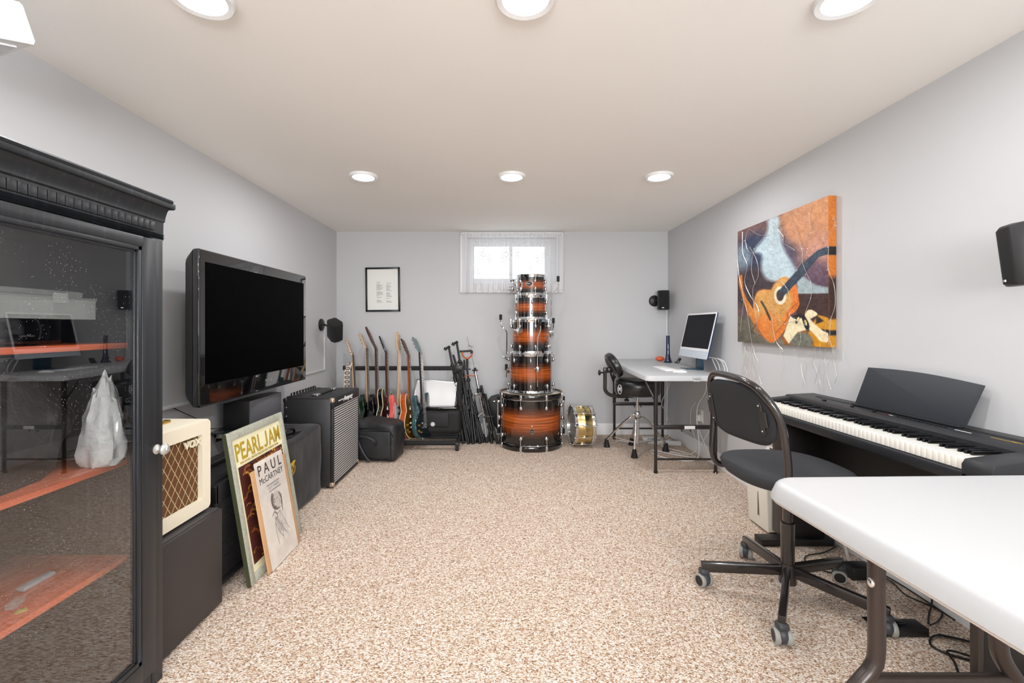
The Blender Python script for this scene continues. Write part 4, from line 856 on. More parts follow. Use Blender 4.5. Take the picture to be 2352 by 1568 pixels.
# ================================================================ bundle of stands
sb = mat('stand_black', (20,20,21), .38)
def rod(b, p0, p1, y0, y1, r, **k): b.cyl(at(p0[0],p0[1],y0), at(p1[0],p1[1],y1), r, **k); return b
def mic_stand(label, top, bot, yt, yb, leg_n, clip, sprd, base_t=.62, seed=0):
    A, Z = at(top[0],top[1],yt), lev(bot[0],bot[1]) if bot[1] > 990 else at(bot[0],bot[1],yb)
    s = thing('microphone_stand', label, 'microphone stand', (Z.x,Z.y,0), 0, 'folded stands beside the drums')
    d = (A-Z); L = d.length; u = d.normalized(); rr = random.Random(seed)
    side = Vector((1,0,0)); back = u.cross(side).normalized()
    J = Z+d*.40
    part('pole', B().cyl(Z+u*.03, Z+d*.66, .0135).cyl(Z+d*.62, A, .0105), sb, s)
    part('leg_hub', B().cyl(J-u*.03, J+u*.045, .026, .019), sb, s)
    for k in range(leg_n):
        a = 2*PI*k/leg_n+seed; off = side*(math.cos(a)*sprd)+back*(math.sin(a)*sprd*.6)
        e = Z+off; e.z = .012
        part('leg', B().cyl(J+off*.6, e, .0095), sb, s); part('rubber_foot', B().cyl(e-u*.0+Vector((0,0,-.012)), e+u*.05, .0135), rubber, s)
    part('clutch', B().cyl(Z+d*.60, Z+d*.68, .017), sb, s)
    part('boom_joint', B().sph(Z+d*.80, .020, (1,.8,1.2)).cyl(Z+d*.80+Vector((-.01,-.02,0)), Z+d*.80+Vector((-.035,-.03,-.02)), .006), sb, s)
    if clip:
        part('boom_arm', B().cyl(Z+d*.80+side*.02, Z+d*.28+side*.03, .009).cyl(Z+d*.30+side*.03, Z+d*.26+side*.03, .012), sb, s)
        part('clip', B().sph(A, .016, (1,1,1)).cyl(A, A+Vector((-.028,-.01,-.012)), .011).cyl(A+Vector((-.028,-.012,-.004)), A+Vector((-.040,-.016,-.030)), .016), sb, s)
    return s
mic_stand('black microphone stand leaning left, its clip lowest of the two', (1031,797), (1073,1019), 4.62, 4.33, 3, True, .035, seed=1)
mic_stand('black microphone stand leaning left, its clip highest of the two', (1049,786), (1086,1016), 4.60, 4.38, 3, True, .035, seed=2)
mic_stand('black folded stand without a clip between the clipped stands', (1041,815), (1100,1018), 4.66, 4.33, 3, False, .030, seed=3)
yk = mic_stand('black instrument stand with an orange yoke at its top', (1072,838), (1093,1019), 4.56, 4.32, 3, False, .04, seed=4); yk['category'] = 'instrument stand'; yk['label'] = 'black folded instrument stand topped by an orange-lined yoke'
A = at(1073,812,4.56); oy = mat('orange_foam',(186,96,44),.7)
part('yoke', B().tube(cr([A+Vector((-.045,0,.025)),A+Vector((-.042,-.01,-.02)),A+Vector((0,-.012,-.048)),A+Vector((.042,-.01,-.02)),A+Vector((.045,0,.025))],6),.008), oy, yk)
part('yoke_bar', B().cyl(A+Vector((-.075,0,.022)),A+Vector((.050,0,.030)),.010).cyl(A+Vector((.045,0,.03)),A+Vector((.045,0,.0)),.012).cyl(A+Vector((0,0,-.05)),A+Vector((.0,0,-.15)),.012).cyl(A+Vector((-.03,0,-.06)),A+Vector((-.025,0,-.15)),.009).box(A+Vector((-.008,0,-.155)),(.085,.02,.014),bev=.004), sb, yk)
part('yoke_hook', B().tube(cr([at(1064,867,4.5),at(1071,863,4.48),at(1078,862,4.47),at(1086,863,4.48),at(1092,863,4.5)],5),.004), oy, yk)
for lb, tp, bt, yt in (('slim black folded stand just right of the rack upright',(1057,850),(1064,1012),4.55),('slim black folded stand in the middle of the bundle',(1075,880),(1107,1016),4.50),):
    mic_stand(lb, tp, bt, yt, 4.35, 3, False, .03, seed=len(lb))
# chrome cymbal stand with thin rod
A, Z = at(1091,850,4.50), lev(1122,1012); d = Z-A
hs = thing('cymbal_stand', 'chrome folded cymbal stand with a thin rod rising to the wall', 'cymbal stand', (Z.x,Z.y,0), 0, 'folded stands beside the drums')
T0 = at(1073,773,4.66)
part('thin_rod', B().cyl(T0, A, .0028).cyl(at(1077,792,4.64), at(1080,800,4.63), .008).sph(at(1084,795,4.63),.010,(1.4,.8,1)), chrome, hs)
part('wing_nut', B().box(A,(.055,.014,.016),bev=.005).cyl(A+Vector((0,0,.025)),A-Vector((0,0,.03)),.012), sb, hs)
part('pole', B().cyl(A, A+d*.55, .011).cyl(A+d*.08, A+d*.30, .014), chrome, hs); part('collar', B().cyl(A+d*.26,A+d*.32,.02), sb, hs)
for k, (ox, oy_) in enumerate(((-.055,0),(.055,.02),(.02,-.04))):
    J = A+d*.34; Mi = A+d*.62+Vector((ox,oy_,0)); E = Z+Vector((ox*.9,oy_,0)); E.z = .014
    part('leg', B().tube(cr([J, J+Vector((ox*.9,oy_,-.02)), Mi, E],6),.0085,6), chrome if k != 1 else sb, hs)
    part('brace', B().cyl(A+d*.60, Mi+Vector((0,0,-.02)), .006), chrome, hs); part('rubber_foot', B().cyl(E-Vector((0,0,.014)),E+(J-E).normalized()*.05,.014), rubber, hs)
part('label_band', B().cyl(A+d*.36, A+d*.385, .0125), mat('red_label',(196,110,96),.5), hs)
A, Z = at(1105,885,4.58), lev(1137,1017); d = Z-A
ls = thing('tripod_stand', 'black and grey folded tripod leaning nearest the drum tower', 'tripod', (Z.x,Z.y,0), 0, 'folded stands beside the drums')
part('pole', B().cyl(A, A+d*.8, .013), sb, ls)
for k, ox in enumerate((-.05,.0,.055)):
    E = Z+Vector((ox-.03,-.02*k,0)); E.z = .012; part('leg', B().cyl(A+d*.15+Vector((ox*.4,0,0)), E, .010), sb if k != 0 else mat('grey_tube',(150,152,156),.35,.5), ls)
    part('rubber_foot', B().cyl(E-Vector((0,0,.012)), E+(A-E).normalized()*.045, .0145), rubber, ls)
part('spreader', B().box(A+d*.55,(.10,.04,.02),bev=.004), sb, ls)
Mbx = T((at(1139,960,4.60)).to_tuple()) @ RY(.62)
bc2 = thing('black_panel_case', 'flat black case standing tilted behind the left of the bass drum', 'case', (.02,4.60,0))
part('case_body', B().prism([(-.16,-.20),(.12,-.20),(.12,.16),(-.02,.21),(-.16,.16)],-.03,.03,axes((.045,4.655,.245),(.82,0,.57),(-.57,0,.82),(0,-1,0)),bev=.006), mat('black_case_vinyl',(20,20,21),.5), bc2)
part('latch', B().box((-.055,4.615,.36),(.03,.012,.014),bev=.003), chrome, bc2)
# ================================================================ drum tower
def burst(h):
    n = 'sunburst_shell_%d' % round(h*1000)
    m, t, p = pmat(n, .12, coat=1.0); s_ = t.sep(t.coord()); co = t.coord()
    g = t.noise(t.scale(co, (1.6,1.6,85)), 1.6, 6, .6); wob = t.noise(t.scale(co,(3,3,30)), 2.0, 3)
    orange_ = t.ramp(g, [(.28,(88,38,14)),(.45,(146,68,22)),(.58,(184,92,34)),(.75,(210,122,58))])
    zz = t.math('ADD', t.math('DIVIDE', s_[2], h), t.math('MULTIPLY_ADD', wob, .05, -.025))
    d = t.math('ABSOLUTE', t.math('SUBTRACT', zz, .50))
    f = t.ramp(d, [(.08,(255,255,255)),(.17,(150,150,150)),(.27,(0,0,0))])
    t.l.new(t.mix(f, lin((14,10,9)), orange_), p.inputs['Base Color']); return m
headm = mat('drum_head', (205,200,190), .35, coat=.3); hoopwood = mat('black_lacquer_hoop', (14,13,13), .1, coat=1); natural_edge = mat('maple_hoop_top', (150,108,62), .35)
def lug(parent, c, r, ang, ztop, up, big=False):
    M = T(c) @ RZ(ang); s = 1 if up else -1; q = 1.5 if big else 1.0
    b = B().sph((r+.010*q, 0, 0), 1, (.014*q,.011*q,.022*q), M=M @ T((0,0,ztop-s*(.050 if not big else .105))), n=10, m=8)
    b.cyl(M @ Vector((r+.016*q,0,ztop-s*.035*q)), M @ Vector((r+.016*q,0,ztop+s*.010)), .0032, n=8).cyl(M @ Vector((r+.016*q,0,ztop+s*.006)), M @ Vector((r+.016*q,0,ztop+s*.017)), .0055, n=6)
    if big: b.box((r+.018,0,ztop-s*.012),(.016,.018,.050),M,bev=.004)
    part('lug', b, chrome, parent, 50)
def drum(label, cx, cy, z0, z1, r, nl, a0, badge=None, cat='drum'):
    d = thing('tom_drum', label, cat, (cx,cy,z0), 0, 'drums of the tower'); h = z1-z0
    me = part('shell', B().lathe([(r-.006,.012),(r,.012),(r,h-.012),(r-.006,h-.012),(r-.006,.012)], T((cx,cy,z0)), 64, cap=False), burst(h), d)
    hp = [(r+.001,0),(r+.004,.0),(r+.005,.010),(r+.007,.020),(r+.013,.022),(r+.013,.025),(r+.002,.025),(r-.001,.020),(r+.001,0)]
    part('hoop', B().lathe([(a,h-.023+c) for a,c in hp], T((cx,cy,z0)), 64, cap=False), chrome, d); part('hoop', B().lathe([(a,.023-c) for a,c in hp], T((cx,cy,z0)), 64, cap=False), chrome, d)
    part('drum_head', B().lathe([(.001,h-.008),(r-.003,h-.008),(r+.001,h-.014)], T((cx,cy,z0)), 48, cap=False), headm, d); part('drum_head', B().lathe([(.001,.008),(r-.003,.008),(r+.001,.014)], T((cx,cy,z0)), 48, cap=False), headm, d)
    for k in range(nl):
        a = a0+2*PI*k/nl; lug(d, (cx,cy,z0), r, a, h-.012, True); lug(d, (cx,cy,z0), r, a, .012, False)
    if badge:
        ang, zb, R_ = badge; Mb = T((cx,cy,z0)) @ RZ(ang) @ T((r+.0006,0,zb)) @ RY(PI/2)
        bd = part('badge', B().lathe([(.001,.002),(R_*.62,.002),(R_*.66,.003),(R_*.9,.003),(R_,0)], Mb @ Matrix.Diagonal((.8,1.15,1,1)), 28), black_gloss, d)
        part('badge_ring', B().torus(R_*.95,.0014,Mb @ Matrix.Diagonal((.8,1.15,1,1)) @ T((0,0,.002)),28,6), chrome, bd)
        text('badge_name', 'MAPEX', R_*.40, Mb @ RZ(PI/2) @ T((0,0,.0035)), chrome, bd, .0005, .9)
    return d
DX = .295; DY = 4.335
bd = thing('bass_drum', 'sunburst bass drum standing on its head, lowest of the tower', 'drum', (DX,DY,0), 0, 'drums of the tower'); r = .283; h = .506
part('shell', B().lathe([(r-.008,.05),(r,.05),(r,h-.05),(r-.008,h-.05),(r-.008,.05)], T((DX,DY,0)), 80, cap=False), burst(h), bd)
for z0_, z1_, top in ((0,.046,False),(h-.046,h,True)):
    hp_ = part('hoop', B().lathe([(r+.004,z0_),(r+.017,z0_),(r+.019,z0_+.003),(r+.019,z1_-.003),(r+.017,z1_),(r+.004,z1_),(r+.004,z0_)], T((DX,DY,0)), 80, cap=False), hoopwood, bd)
    part('hoop_edge', B().lathe([(r+.004,z1_+.0006 if top else z0_),(r+.0175,z1_+.0006 if top else z0_)], T((DX,DY,0)), 80, cap=False), natural_edge, hp_)
    zz = h-.050 if top else .052
    part('hoop_ring', B().torus(r+.010,.0042,T((DX,DY,zz)),80,8), chrome, hp_)
    zz = h-.012 if top else .012
    part('drum_head', B().lathe([(.001,zz),(r-.002,zz),(r+.004,zz-.004)], T((DX,DY,0)), 64, cap=False), headm, bd)
for k in range(10):
    a = -PI/2-.33+2*PI*k/10 if False else -PI/2+PI/10*(2*k+1)*1.0
    a = -PI/2+math.radians(24)+k*2*PI/8 if k < 8 else None
    if a is None: break
    for top in (True, False):
        M = T((DX,DY,0)) @ RZ(a); s = -1 if top else 1; z_ = h if top else 0
        b = B().box((r+.020,0,z_+s*.024),(.014,.022,.050),M,bev=.005)
        b.cyl(M @ Vector((r+.026,0,z_+s*.045)), M @ Vector((r+.022,0,z_+s*.105)), .0035, n=8)
        b.sph((0,0,0), 1, (.017,.017,.020), M=M @ T((r+.014,0,z_+s*.118)), n=12, m=8).cyl(M @ Vector((r+.026,0,z_+s*.004)), M @ Vector((r+.026,0,z_-s*.0)), .006, n=8)
        part('lug', b, chrome, bd, 50)
for a, lb in ((PI-.06, 'spur'), (-.02+.02, 'spur')):
    M = T((DX,DY,0)) @ RZ(a+.0); b = B().cyl(M @ Vector((r+.030,0,.435)), M @ Vector((r+.030,0,.145)), .0062).box((r+.022,0,.17),(.03,.026,.03),M,bev=.008).sph((0,0,0),1,(.018,.018,.024),M=M @ T((r+.018,0,.25)),n=10,m=8).box((r+.024,0,.405),(.03,.03,.026),M,bev=.006)
    sp_ = part('spur', b, chrome, bd, 50); part('spur_tip', B().cyl(M @ Vector((r+.030,0,.10)), M @ Vector((r+.030,0,.15)), .012), rubber, sp_)
    part('spur_top', B().cyl(M @ Vector((r+.030,0,.415)), M @ Vector((r+.030,0,.455)), .012), black_satin, sp_)
Mb = T((DX,DY,0)) @ RZ(-PI/2-.03) @ T((r+.0008,0,.183)) @ RY(PI/2)
bb_ = part('badge', B().lathe([(.001,.002),(.018,.002),(.022,.0015),(.0225,0)], Mb, 32), black_gloss, bd); part('badge_ring', B().torus(.0215,.0014,Mb @ T((0,0,.0015)),32,6), chrome, bb_)
text('badge_name', 'MAPEX', .0105, Mb @ RZ(PI/2) @ T((0,0,.0028)), chrome, bb_, .0005, .95); text('badge_line', '1989', .0085, Mb @ RZ(PI/2) @ T((0,-.012,.0028)), chrome, bb_, .0005)
part('vent_hole', B().lathe([(.003,.001),(.006,.0025),(.007,.0)], T((DX,DY,0)) @ RZ(-PI/2-.03) @ T((r+.0008,0,.233)) @ RY(PI/2), 20), chrome, bd)
d2 = drum('sunburst floor tom, largest tom, resting on the bass drum', DX+.0, DY, .508, .868, .203, 8, -PI/2-.07)
d3 = drum('sunburst tom with three upturned legs, third drum from the floor', DX+.0, DY, .870, 1.183, .178, 8, -PI/2-.62+PI/4, (-PI/2+.92, .150, .014))
d4 = drum('sunburst tom, second drum from the top of the tower', DX-.002, DY, 1.185, 1.408, .152, 6, -PI/2+.02)
d5 = drum('smallest sunburst tom at the top of the tower with a chrome mount', DX+.004, DY, 1.410, 1.602, .128, 6, -PI/2+.20, (-PI/2-.22, .105, .027))
def leg(d, pix, y, foot_px, br, dirx=0):
    pts = [at(a, c, y) for a, c in pix]; q = part('leg', B().tube(cr(pts, 5) if len(pts) > 3 else pts, .0056, 8), chrome, d)
    f = at(foot_px[0], foot_px[1], y); part('rubber_foot', B().rcyl(f-Vector((0,0,.028)), f+Vector((0,0,.026)), .0135, .004), rubber, q)
    c = at(br[0], br[1], y); ax = Vector((DX,DY,c.z))-c; ax.normalize()
    part('leg_bracket', B().cyl(c-ax*.006, c+ax*.035, .024, .030).sph(c, .020, (1,1,1.5)).box(c-ax*.012, (.022,.022,.034), bev=.006).cyl(c-ax*.010, c-ax*.010+Vector((-.040,-.008,.008)), .004), chrome, d, 50)
leg(d3, ((1199,648),(1199,656),(1197,664),(1190,674),(1189.5,690),(1189.5,770)), 4.155, (1199,636), (1190,759))
leg(d3, ((1282,650),(1281.5,659),(1278,664),(1268,675),(1267,690),(1266.5,775)), 4.33, (1282,640), (1265,763))
leg(d3, ((1271,742),(1271,750),(1268,765),(1268,775)), 4.50, (1271,736), (1267,768))
leg(d2, ((1150,735),(1150,742),(1154,751),(1163,761),(1164,775),(1163.5,818)), 4.38, (1150,728), (1164,820))
leg(d2, ((1241.5,748),(1241,758),(1238,767),(1235,776),(1234.5,790),(1234,888)), 4.115, (1241,739), (1234.5,848))
leg(d2, ((1163,848),(1163,855),(1163,860),(1163,866)), 4.42, (1163,842), (1167,850))
# mount on the top tom
mp = at(1176,663,4.30)
part('tom_mount', B().sph(mp,.026,(.8,.9,1.2)).cyl(mp+Vector((-.03,0,0)),mp+Vector((.03,.01,0)),.018).tube(cr([at(1176,644,4.3),at(1180,652,4.29),at(1186,660,4.28)],4),.010).torus(.022,.004,frame_z(mp+Vector((-.012,-.01,0)),(1,.4,0)),20,6).box(at(1187,652,4.25),(.016,.02,.085),bev=.005), chrome, d5, 50)
part('mount_cap', B().rcyl(at(1172,645,4.30),at(1181,643.5,4.30),.008), black_satin, d5); part('mount_arm', B().tube([at(1165,665,4.30),at(1171,664,4.30)],.006), chrome, d5)
# ================================================================ brass snare on its side
sn = thing('snare_drum', 'brass snare drum with chrome hoops lying on its side beside the bass drum', 'drum', (.76,4.28,0))
m, t, p = pmat('brass_shell', .22, 1.0); p.inputs['Base Color'].default_value = lin((216,194,134)); s_ = t.sep(t.coord())
SR = .171; Ms = T((.765,4.285,.194)) @ RZ(math.radians(4)) @ RY(PI/2); hL = .083
part('shell', B().lathe([(SR-.003,-hL),(SR,-hL),(SR,-.012),(SR+.003,-.008),(SR+.003,.008),(SR,.012),(SR,hL),(SR-.003,hL)], Ms, 64, cap=False), m, sn)
for s in (-1, 1):
    part('hoop', B().lathe([(SR+.003,s*(hL-.016)),(SR+.008,s*(hL-.016)),(SR+.010,s*(hL+.006)),(SR+.017,s*(hL+.008)),(SR+.017,s*(hL+.012)),(SR+.004,s*(hL+.012)),(SR+.003,s*(hL-.016))], Ms, 64, cap=False), chrome, sn)
    part('drum_head', B().lathe([(.001,s*(hL-.001)),(SR-.006,s*(hL-.001)),(SR+.002,s*(hL-.008))], Ms, 48, cap=False), mat('clear_drum_head', (120,122,118), .2, coat=.8), sn)
for k in range(10):
    a = 2*PI*k/10+.15; X = Ms @ RZ(a)
    part('lug', B().cyl(X @ Vector((SR+.013,0,-hL-.016)), X @ Vector((SR+.013,0,hL+.016)), .0028, n=8).box((SR+.010,0,0),(.018,.016,.055),X,bev=.005).sph((0,0,0),1,(.007,.007,.010),M=X @ T((SR+.013,0,-hL-.012)),n=8,m=6).sph((0,0,0),1,(.007,.007,.010),M=X @ T((SR+.013,0,hL+.012)),n=8,m=6), chrome, sn, 50)
X = Ms @ RZ(.62); part('throw_off', B().box((SR+.016,0,0),(.026,.034,.070),X,bev=.006).box((SR+.036,.010,.01),(.012,.012,.06),X,bev=.004).cyl(X @ Vector((SR+.02,0,-.05)), X @ Vector((SR+.02,0,-.07)), .008), chrome, sn, 50)
part('vent_hole', B().lathe([(.003,.001),(.006,.0025),(.007,.0)], Ms @ RZ(1.9) @ T((SR+.0035,0,0)) @ RY(PI/2), 20), steel, sn)
# ================================================================ drum throne
th = thing('drum_throne', 'black round drum stool with a backrest and chrome tripod in front of the desk', 'stool', (1.215,4.02,0))
TC = Vector((1.215,4.02,0)); leather = mat('black_vinyl', (22,22,23), .3, coat=.25)
prof = [(.001,.516),(.165,.516),(.186,.524),(.196,.545),(.198,.60),(.196,.632),(.186,.650),(.170,.658),(.10,.652),(.001,.648)]
b = B().lathe([(a, c) for a, c in prof], T(TC), 56)
b.v = [(x, y, z+(.010*math.cos(2*math.atan2(y-TC.y, x-TC.x)+.3)*min(1, math.hypot(x-TC.x,y-TC.y)/.15) if z > .62 else 0)-(.018 if (z>.64 and x>TC.x+.05) else 0)) for x,y,z in b.v]
part('seat', b, leather, th); part('seat_piping', B().torus(.1965,.0025,T(TC+Vector((0,0,.625))),56,6), black_gloss, th)
X = T((TC.x,TC.y,.575)) @ RZ(-PI/2-1.12) @ T((.1985,0,0)) @ RY(PI/2)
eb = part('emblem', B().torus(.030,.0022,X @ Matrix.Diagonal((1.3,.85,1,1)),28,6), white_ink, th); text('emblem_letter', 'M', .052, X @ RZ(PI/2) @ T((0,0,.001)), white_ink, eb, .0006, .8, bold=.001)
part('seat_plate', B().lathe([(.001,.512),(.045,.512),(.045,.518)], T(TC), 24).box(TC+Vector((0,0,.508)),(.07,.07,.012),bev=.003), chrome, th)
part('post', B().rcyl(TC+Vector((0,0,.24)), TC+Vector((0,0,.512)), .0125).rcyl(TC+Vector((0,0,.075)), TC+Vector((0,0,.33)), .0165), chrome, th)
part('height_clamp', B().rcyl(TC+Vector((0,0,.315)), TC+Vector((0,0,.37)), .026, .006).box(TC+Vector((-.03,-.01,.34)),(.03,.03,.03),bev=.006).tube(cr([TC+Vector((-.05,-.01,.34)),TC+Vector((-.065,-.01,.36)),TC+Vector((-.060,-.01,.325)),TC+Vector((-.072,-.01,.31))],4),.005), chrome, th, 50)
for fx in (lev(1393,1026), lev(1457,1051), lev(1530,1036)):
    e = fx.copy(); e.z = .045; o_ = (e-TC); o_.z = 0; u = o_.normalized()
    P3 = cr([TC+u*.02+Vector((0,0,.315)), TC+u*.07+Vector((0,0,.305)), TC+u*(o_.length*.6)+Vector((0,0,.20)), e+Vector((0,0,.02))], 6)
    q = part('leg', B().tube(P3, .0105, 6), chrome, th)
    part('leg_brace', B().tube([TC+u*.02+Vector((0,0,.09)), TC+u*(o_.length*.80)+Vector((0,0,.105))], .006, 6), chrome, q)
    part('rubber_foot', B().cyl(e-u*.005+Vector((0,0,-.045)), e+Vector((0,0,.030)), .030, .014), rubber, q)
e = TC+Vector((.03,.28,0)); part('leg', B().tube(cr([TC+Vector((0,.02,.315)),TC+Vector((.01,.08,.305)),e+Vector((0,-.1,.20)),e+Vector((0,0,.05))],6),.0105,6), chrome, th); part('rubber_foot', B().cyl(e,e+Vector((0,-.005,.07)),.030,.014), rubber, th)
bx_ = Vector((.915,3.99,0))
part('back_bracket', B().tube(cr([TC+Vector((-.04,-.01,.505)),TC+Vector((-.17,-.02,.505)),(.965,3.995,.520),(.925,3.99,.560),(.922,3.99,.62),(.922,3.99,.735)],7),.0155,10).box((.925,3.99,.735),(.036,.036,.05),bev=.008), black_metal, th)
part('bracket_knob', B().cyl((.905,3.985,.715),(.875,3.98,.715),.007).rcyl((.880,3.98,.715),(.862,3.98,.715),.024,.006), black_satin, th)
part('under_knob', B().cyl(TC+Vector((-.10,-.02,.508)),TC+Vector((-.10,-.02,.475)),.010).rcyl(TC+Vector((-.10,-.02,.480)),TC+Vector((-.10,-.02,.462)),.022,.005), black_satin, th)
Mk = T((.998,3.99,.782)) @ RY(math.radians(62)) @ RZ(.15)
part('backrest_pad', B().lathe([(.001,-.030),(.088,-.030),(.100,-.022),(.105,-.004),(.103,.018),(.092,.030),(.05,.037),(.001,.038)], Mk @ Matrix.Diagonal((1.08,1.35,1,1)), 40), leather, th)
part('pad_plate', B().lathe([(.001,-.036),(.075,-.036),(.078,-.028)], Mk @ Matrix.Diagonal((1.0,1.3,1,1)), 30), mat('grey_felt_back',(66,64,66),.6), th)
part('pad_hinge', B().box((.962,3.99,.738),(.045,.05,.05),RZ(0),bev=.010).cyl((.925,3.99,.735),(.975,3.99,.745),.012), black_satin, th)
# ================================================================ corner desk: white folding table
tb = thing('folding_table', 'white folding table standing in the far right corner', 'table', (1.39,4.0,0))
tw = mat('white_moulded_plastic', (188,190,192), .42, bump=(500,.12,.0006))
tl0, tr0, yn, yf, zn_, zf_ = 1.080, 1.702, 3.36, 4.655, .752, .790
def ttop(x0, x1, y0, y1, r=.045, n=5, th_=.040):
    out = []
    for cx, cy, a0 in ((x1-r,y1-r,0),(x0+r,y1-r,PI/2),(x0+r,y0+r,PI),(x1-r,y0+r,1.5*PI)):
        for k in range(n+1): out.append((cx+r*math.cos(a0+k*PI/2/n), cy+r*math.sin(a0+k*PI/2/n)))
    if th_ < .02: return B().prism(out, -th_, 0, None, bev=.003)
    k = len(out); cx_, cy_ = (x0+x1)/2, (y0+y1)/2; V = []; lay = [(.004,-th_),(0,-th_+.003),(0,-th_+.010),(.007,-.010),(.010,-.005),(.014,-.0015),(.020,0)]
    for ins, z in lay:
        sx_, sy_ = 1-ins/((x1-x0)/2), 1-ins/((y1-y0)/2); V += [(cx_+(a-cx_)*sx_, cy_+(c-cy_)*sy_, z) for a, c in out]
    Fc = [(r_*k+i, r_*k+(i+1)%k, (r_+1)*k+(i+1)%k, (r_+1)*k+i) for r_ in range(len(lay)-1) for i in range(k)]+[tuple(range(k))[::-1], tuple((len(lay)-1)*k+i for i in range(k))]
    return B().add(V, Fc)
b = ttop(tl0, tr0, yn, yf); b.v = [(x, y, z+zn_+(zf_-zn_)*(y-yn)/(yf-yn)) for x,y,z in b.v]; part('tabletop', b, tw, tb)
part('handle_notch', B().box((1.455,yn-.002,zn_-.012),(.060,.012,.018),bev=.004).box((1.455,yn+.004,zn_-.035),(.050,.014,.014),bev=.003), tw, tb)
tz = lambda y: zn_-.042+(zf_-zn_)*(y-yn)/(yf-yn)
bm_ = mat('black_leg_steel', (34,30,28), .35)
for y, xa, xb in ((3.475,1.190,1.648),(4.53,1.14,1.62)):
    q = part('leg_frame', B().tube([(xa,y,0),(xa,y,tz(y))],.0125).tube([(xb,y,0),(xb,y,tz(y))],.0125).tube([(xa,y,.105),(xb,y,.105)],.008), bm_, tb)
    part('crossbar', B().b2((xa,y-.012,.335),(xb,y+.012,.365),bev=.003).cyl((xa+.20,y,.335),(xa+.20,y,.315),.004).cyl((xa+.265,y,.335),(xa+.265,y,.315),.004), bm_, q)
    for x in (xa, xb): part('end_cap', B().cyl((x,y,0),(x,y,.018),.015), rubber, q); part('sleeve', B().cyl((x,y,.36),(x,y,tz(y)),.0155), bm_, q)
    part('brace', B().tube([(xa+.0,y+(.0 if y<4 else -.0),.545),(xa-.035,y+(.03 if y<4 else -.03),.63),(xa-.07,y+(.06 if y<4 else -.06),tz(y))],.009,6), bm_, q)
part('warning_label', B().b2((1.405,3.460,.338),(1.485,3.4625,.362)), white_plastic, tb)
TZ = lambda y: zn_+(zf_-zn_)*(y-yn)/(yf-yn)
tilt = math.atan2(zf_-zn_, yf-yn)
# computer
im = thing('desktop_computer', 'slim all-in-one computer with a dark screen, white bezel and blue back on the corner desk', 'computer', (1.63,3.775,TZ(3.775)))
bt, tp_ = Vector((1.590,3.775,.862)), Vector((1.674,3.775,1.230)); up = (tp_-bt).normalized(); yx = Vector((0,-1,0)); zz = yx.cross(up); hI = (tp_-bt).length; Mi = axes((bt+tp_)/2, yx, up, zz)
blue = mat('blue_aluminium', (32,62,98), .35, .5)
part('back_shell', B().prism(rrect(.2735,hI/2,.010), -.0115, -.002, Mi, bev=.002), blue, im)
part('front_bezel', B().prism(rrect(.2735,hI/2,.010), -.002, 0, Mi), mat('white_bezel',(232,233,236),.25), im)
part('chin', B().b2((-.2725,-hI/2+.001,0),(.2725,-hI/2+.062,.0006),Mi), mat('pale_blue_chin',(198,206,216),.3), im)
part('screen', B().b2((-.258,-hI/2+.082,0),(.258,hI/2-.014,.0008),Mi), mat('computer_screen',(24,24,30),.5,spec=.1), im)
sm = mat('blue_grey_stand', (70,100,122), .3, .6); T7 = TZ(3.775)
part('stand', B().b2((1.655,3.70,T7+.001),(1.662,3.85,T7+.20),M=None,bev=.002), sm, im); part('stand_foot', B().b2((1.525,3.70,T7+.001),(1.662,3.85,T7+.006),bev=.002), sm, im)
kb = solo('computer_keyboard', B().b2((-.058,-.14,0),(.058,.14,.009),T((1.375,3.775,T7-.000)) @ RX(tilt) @ RZ(.05),bev=.003), mat('keyboard_white',(236,237,238),.35), 'slim white keyboard lying on the corner desk', 'keyboard')
kk = part('keys', B().b2((-.050,-.132,.009),(.050,.132,.0105),T((1.375,3.775,T7)) @ RX(tilt) @ RZ(.05),bev=.001), mat('key_white',(244,244,244),.4), kb)
y = 3.56; b = B().sph((0,0,0),1,(.030,.056,.019),n=24,m=12); b.v = [(a, c, max(z, .0)) for a, c, z in b.v]
b.v = [tuple((T((1.41,y,TZ(y)+.002)) @ RX(tilt) @ RZ(1.35)) @ Vector(v)) for v in b.v]
solo('computer_mouse', b, mat('mouse_white',(240,240,241),.2,coat=.5), 'smooth white mouse beside the keyboard at the front of the desk', 'mouse')
solo('paper_slip', B().b2((-.07,-.05,0),(.07,.05,.0012),T((1.52,3.72,TZ(3.72)+.0016)) @ RX(tilt) @ RZ(.5)), paper, 'folded white paper under the computer on the desk', 'paper')
vb = lev(1534,832,TZ(4.33)); vx, vy = 1.588, 4.30; vz = TZ(vy)+.002
solo('flared_vase', B().lathe([(.001,0),(.040,0),(.041,.004),(.034,.016),(.024,.045),(.0185,.080),(.0175,.12),(.017,.245),(.014,.253),(.010,.253),(.009,.24)], T((vx,vy,vz)), 36), mat('cobalt_glaze',(8,24,58),.08,coat=1), 'tall dark blue flared ceramic vase standing on the corner desk', 'vase')
b = B().sph((1.555,4.42,TZ(4.42)+.024),1,(.042,.028,.024),n=24,m=12); solo('orange_pouch', b, mat('orange_silicone',(206,92,58),.5), 'small orange oval pouch behind the blue vase on the desk', 'pouch')
solo('phone_holder', B().box((0,0,.022),(.022,.05,.062),T((1.655,4.25,TZ(4.25)+.002)) @ RY(.55),bev=.009,seg=3).box((0,0,.005),(.03,.04,.010),T((1.65,4.25,TZ(4.25)+.001)),bev=.004), black_gloss, 'small black gadget standing between the blue vase and the computer', 'gadget')
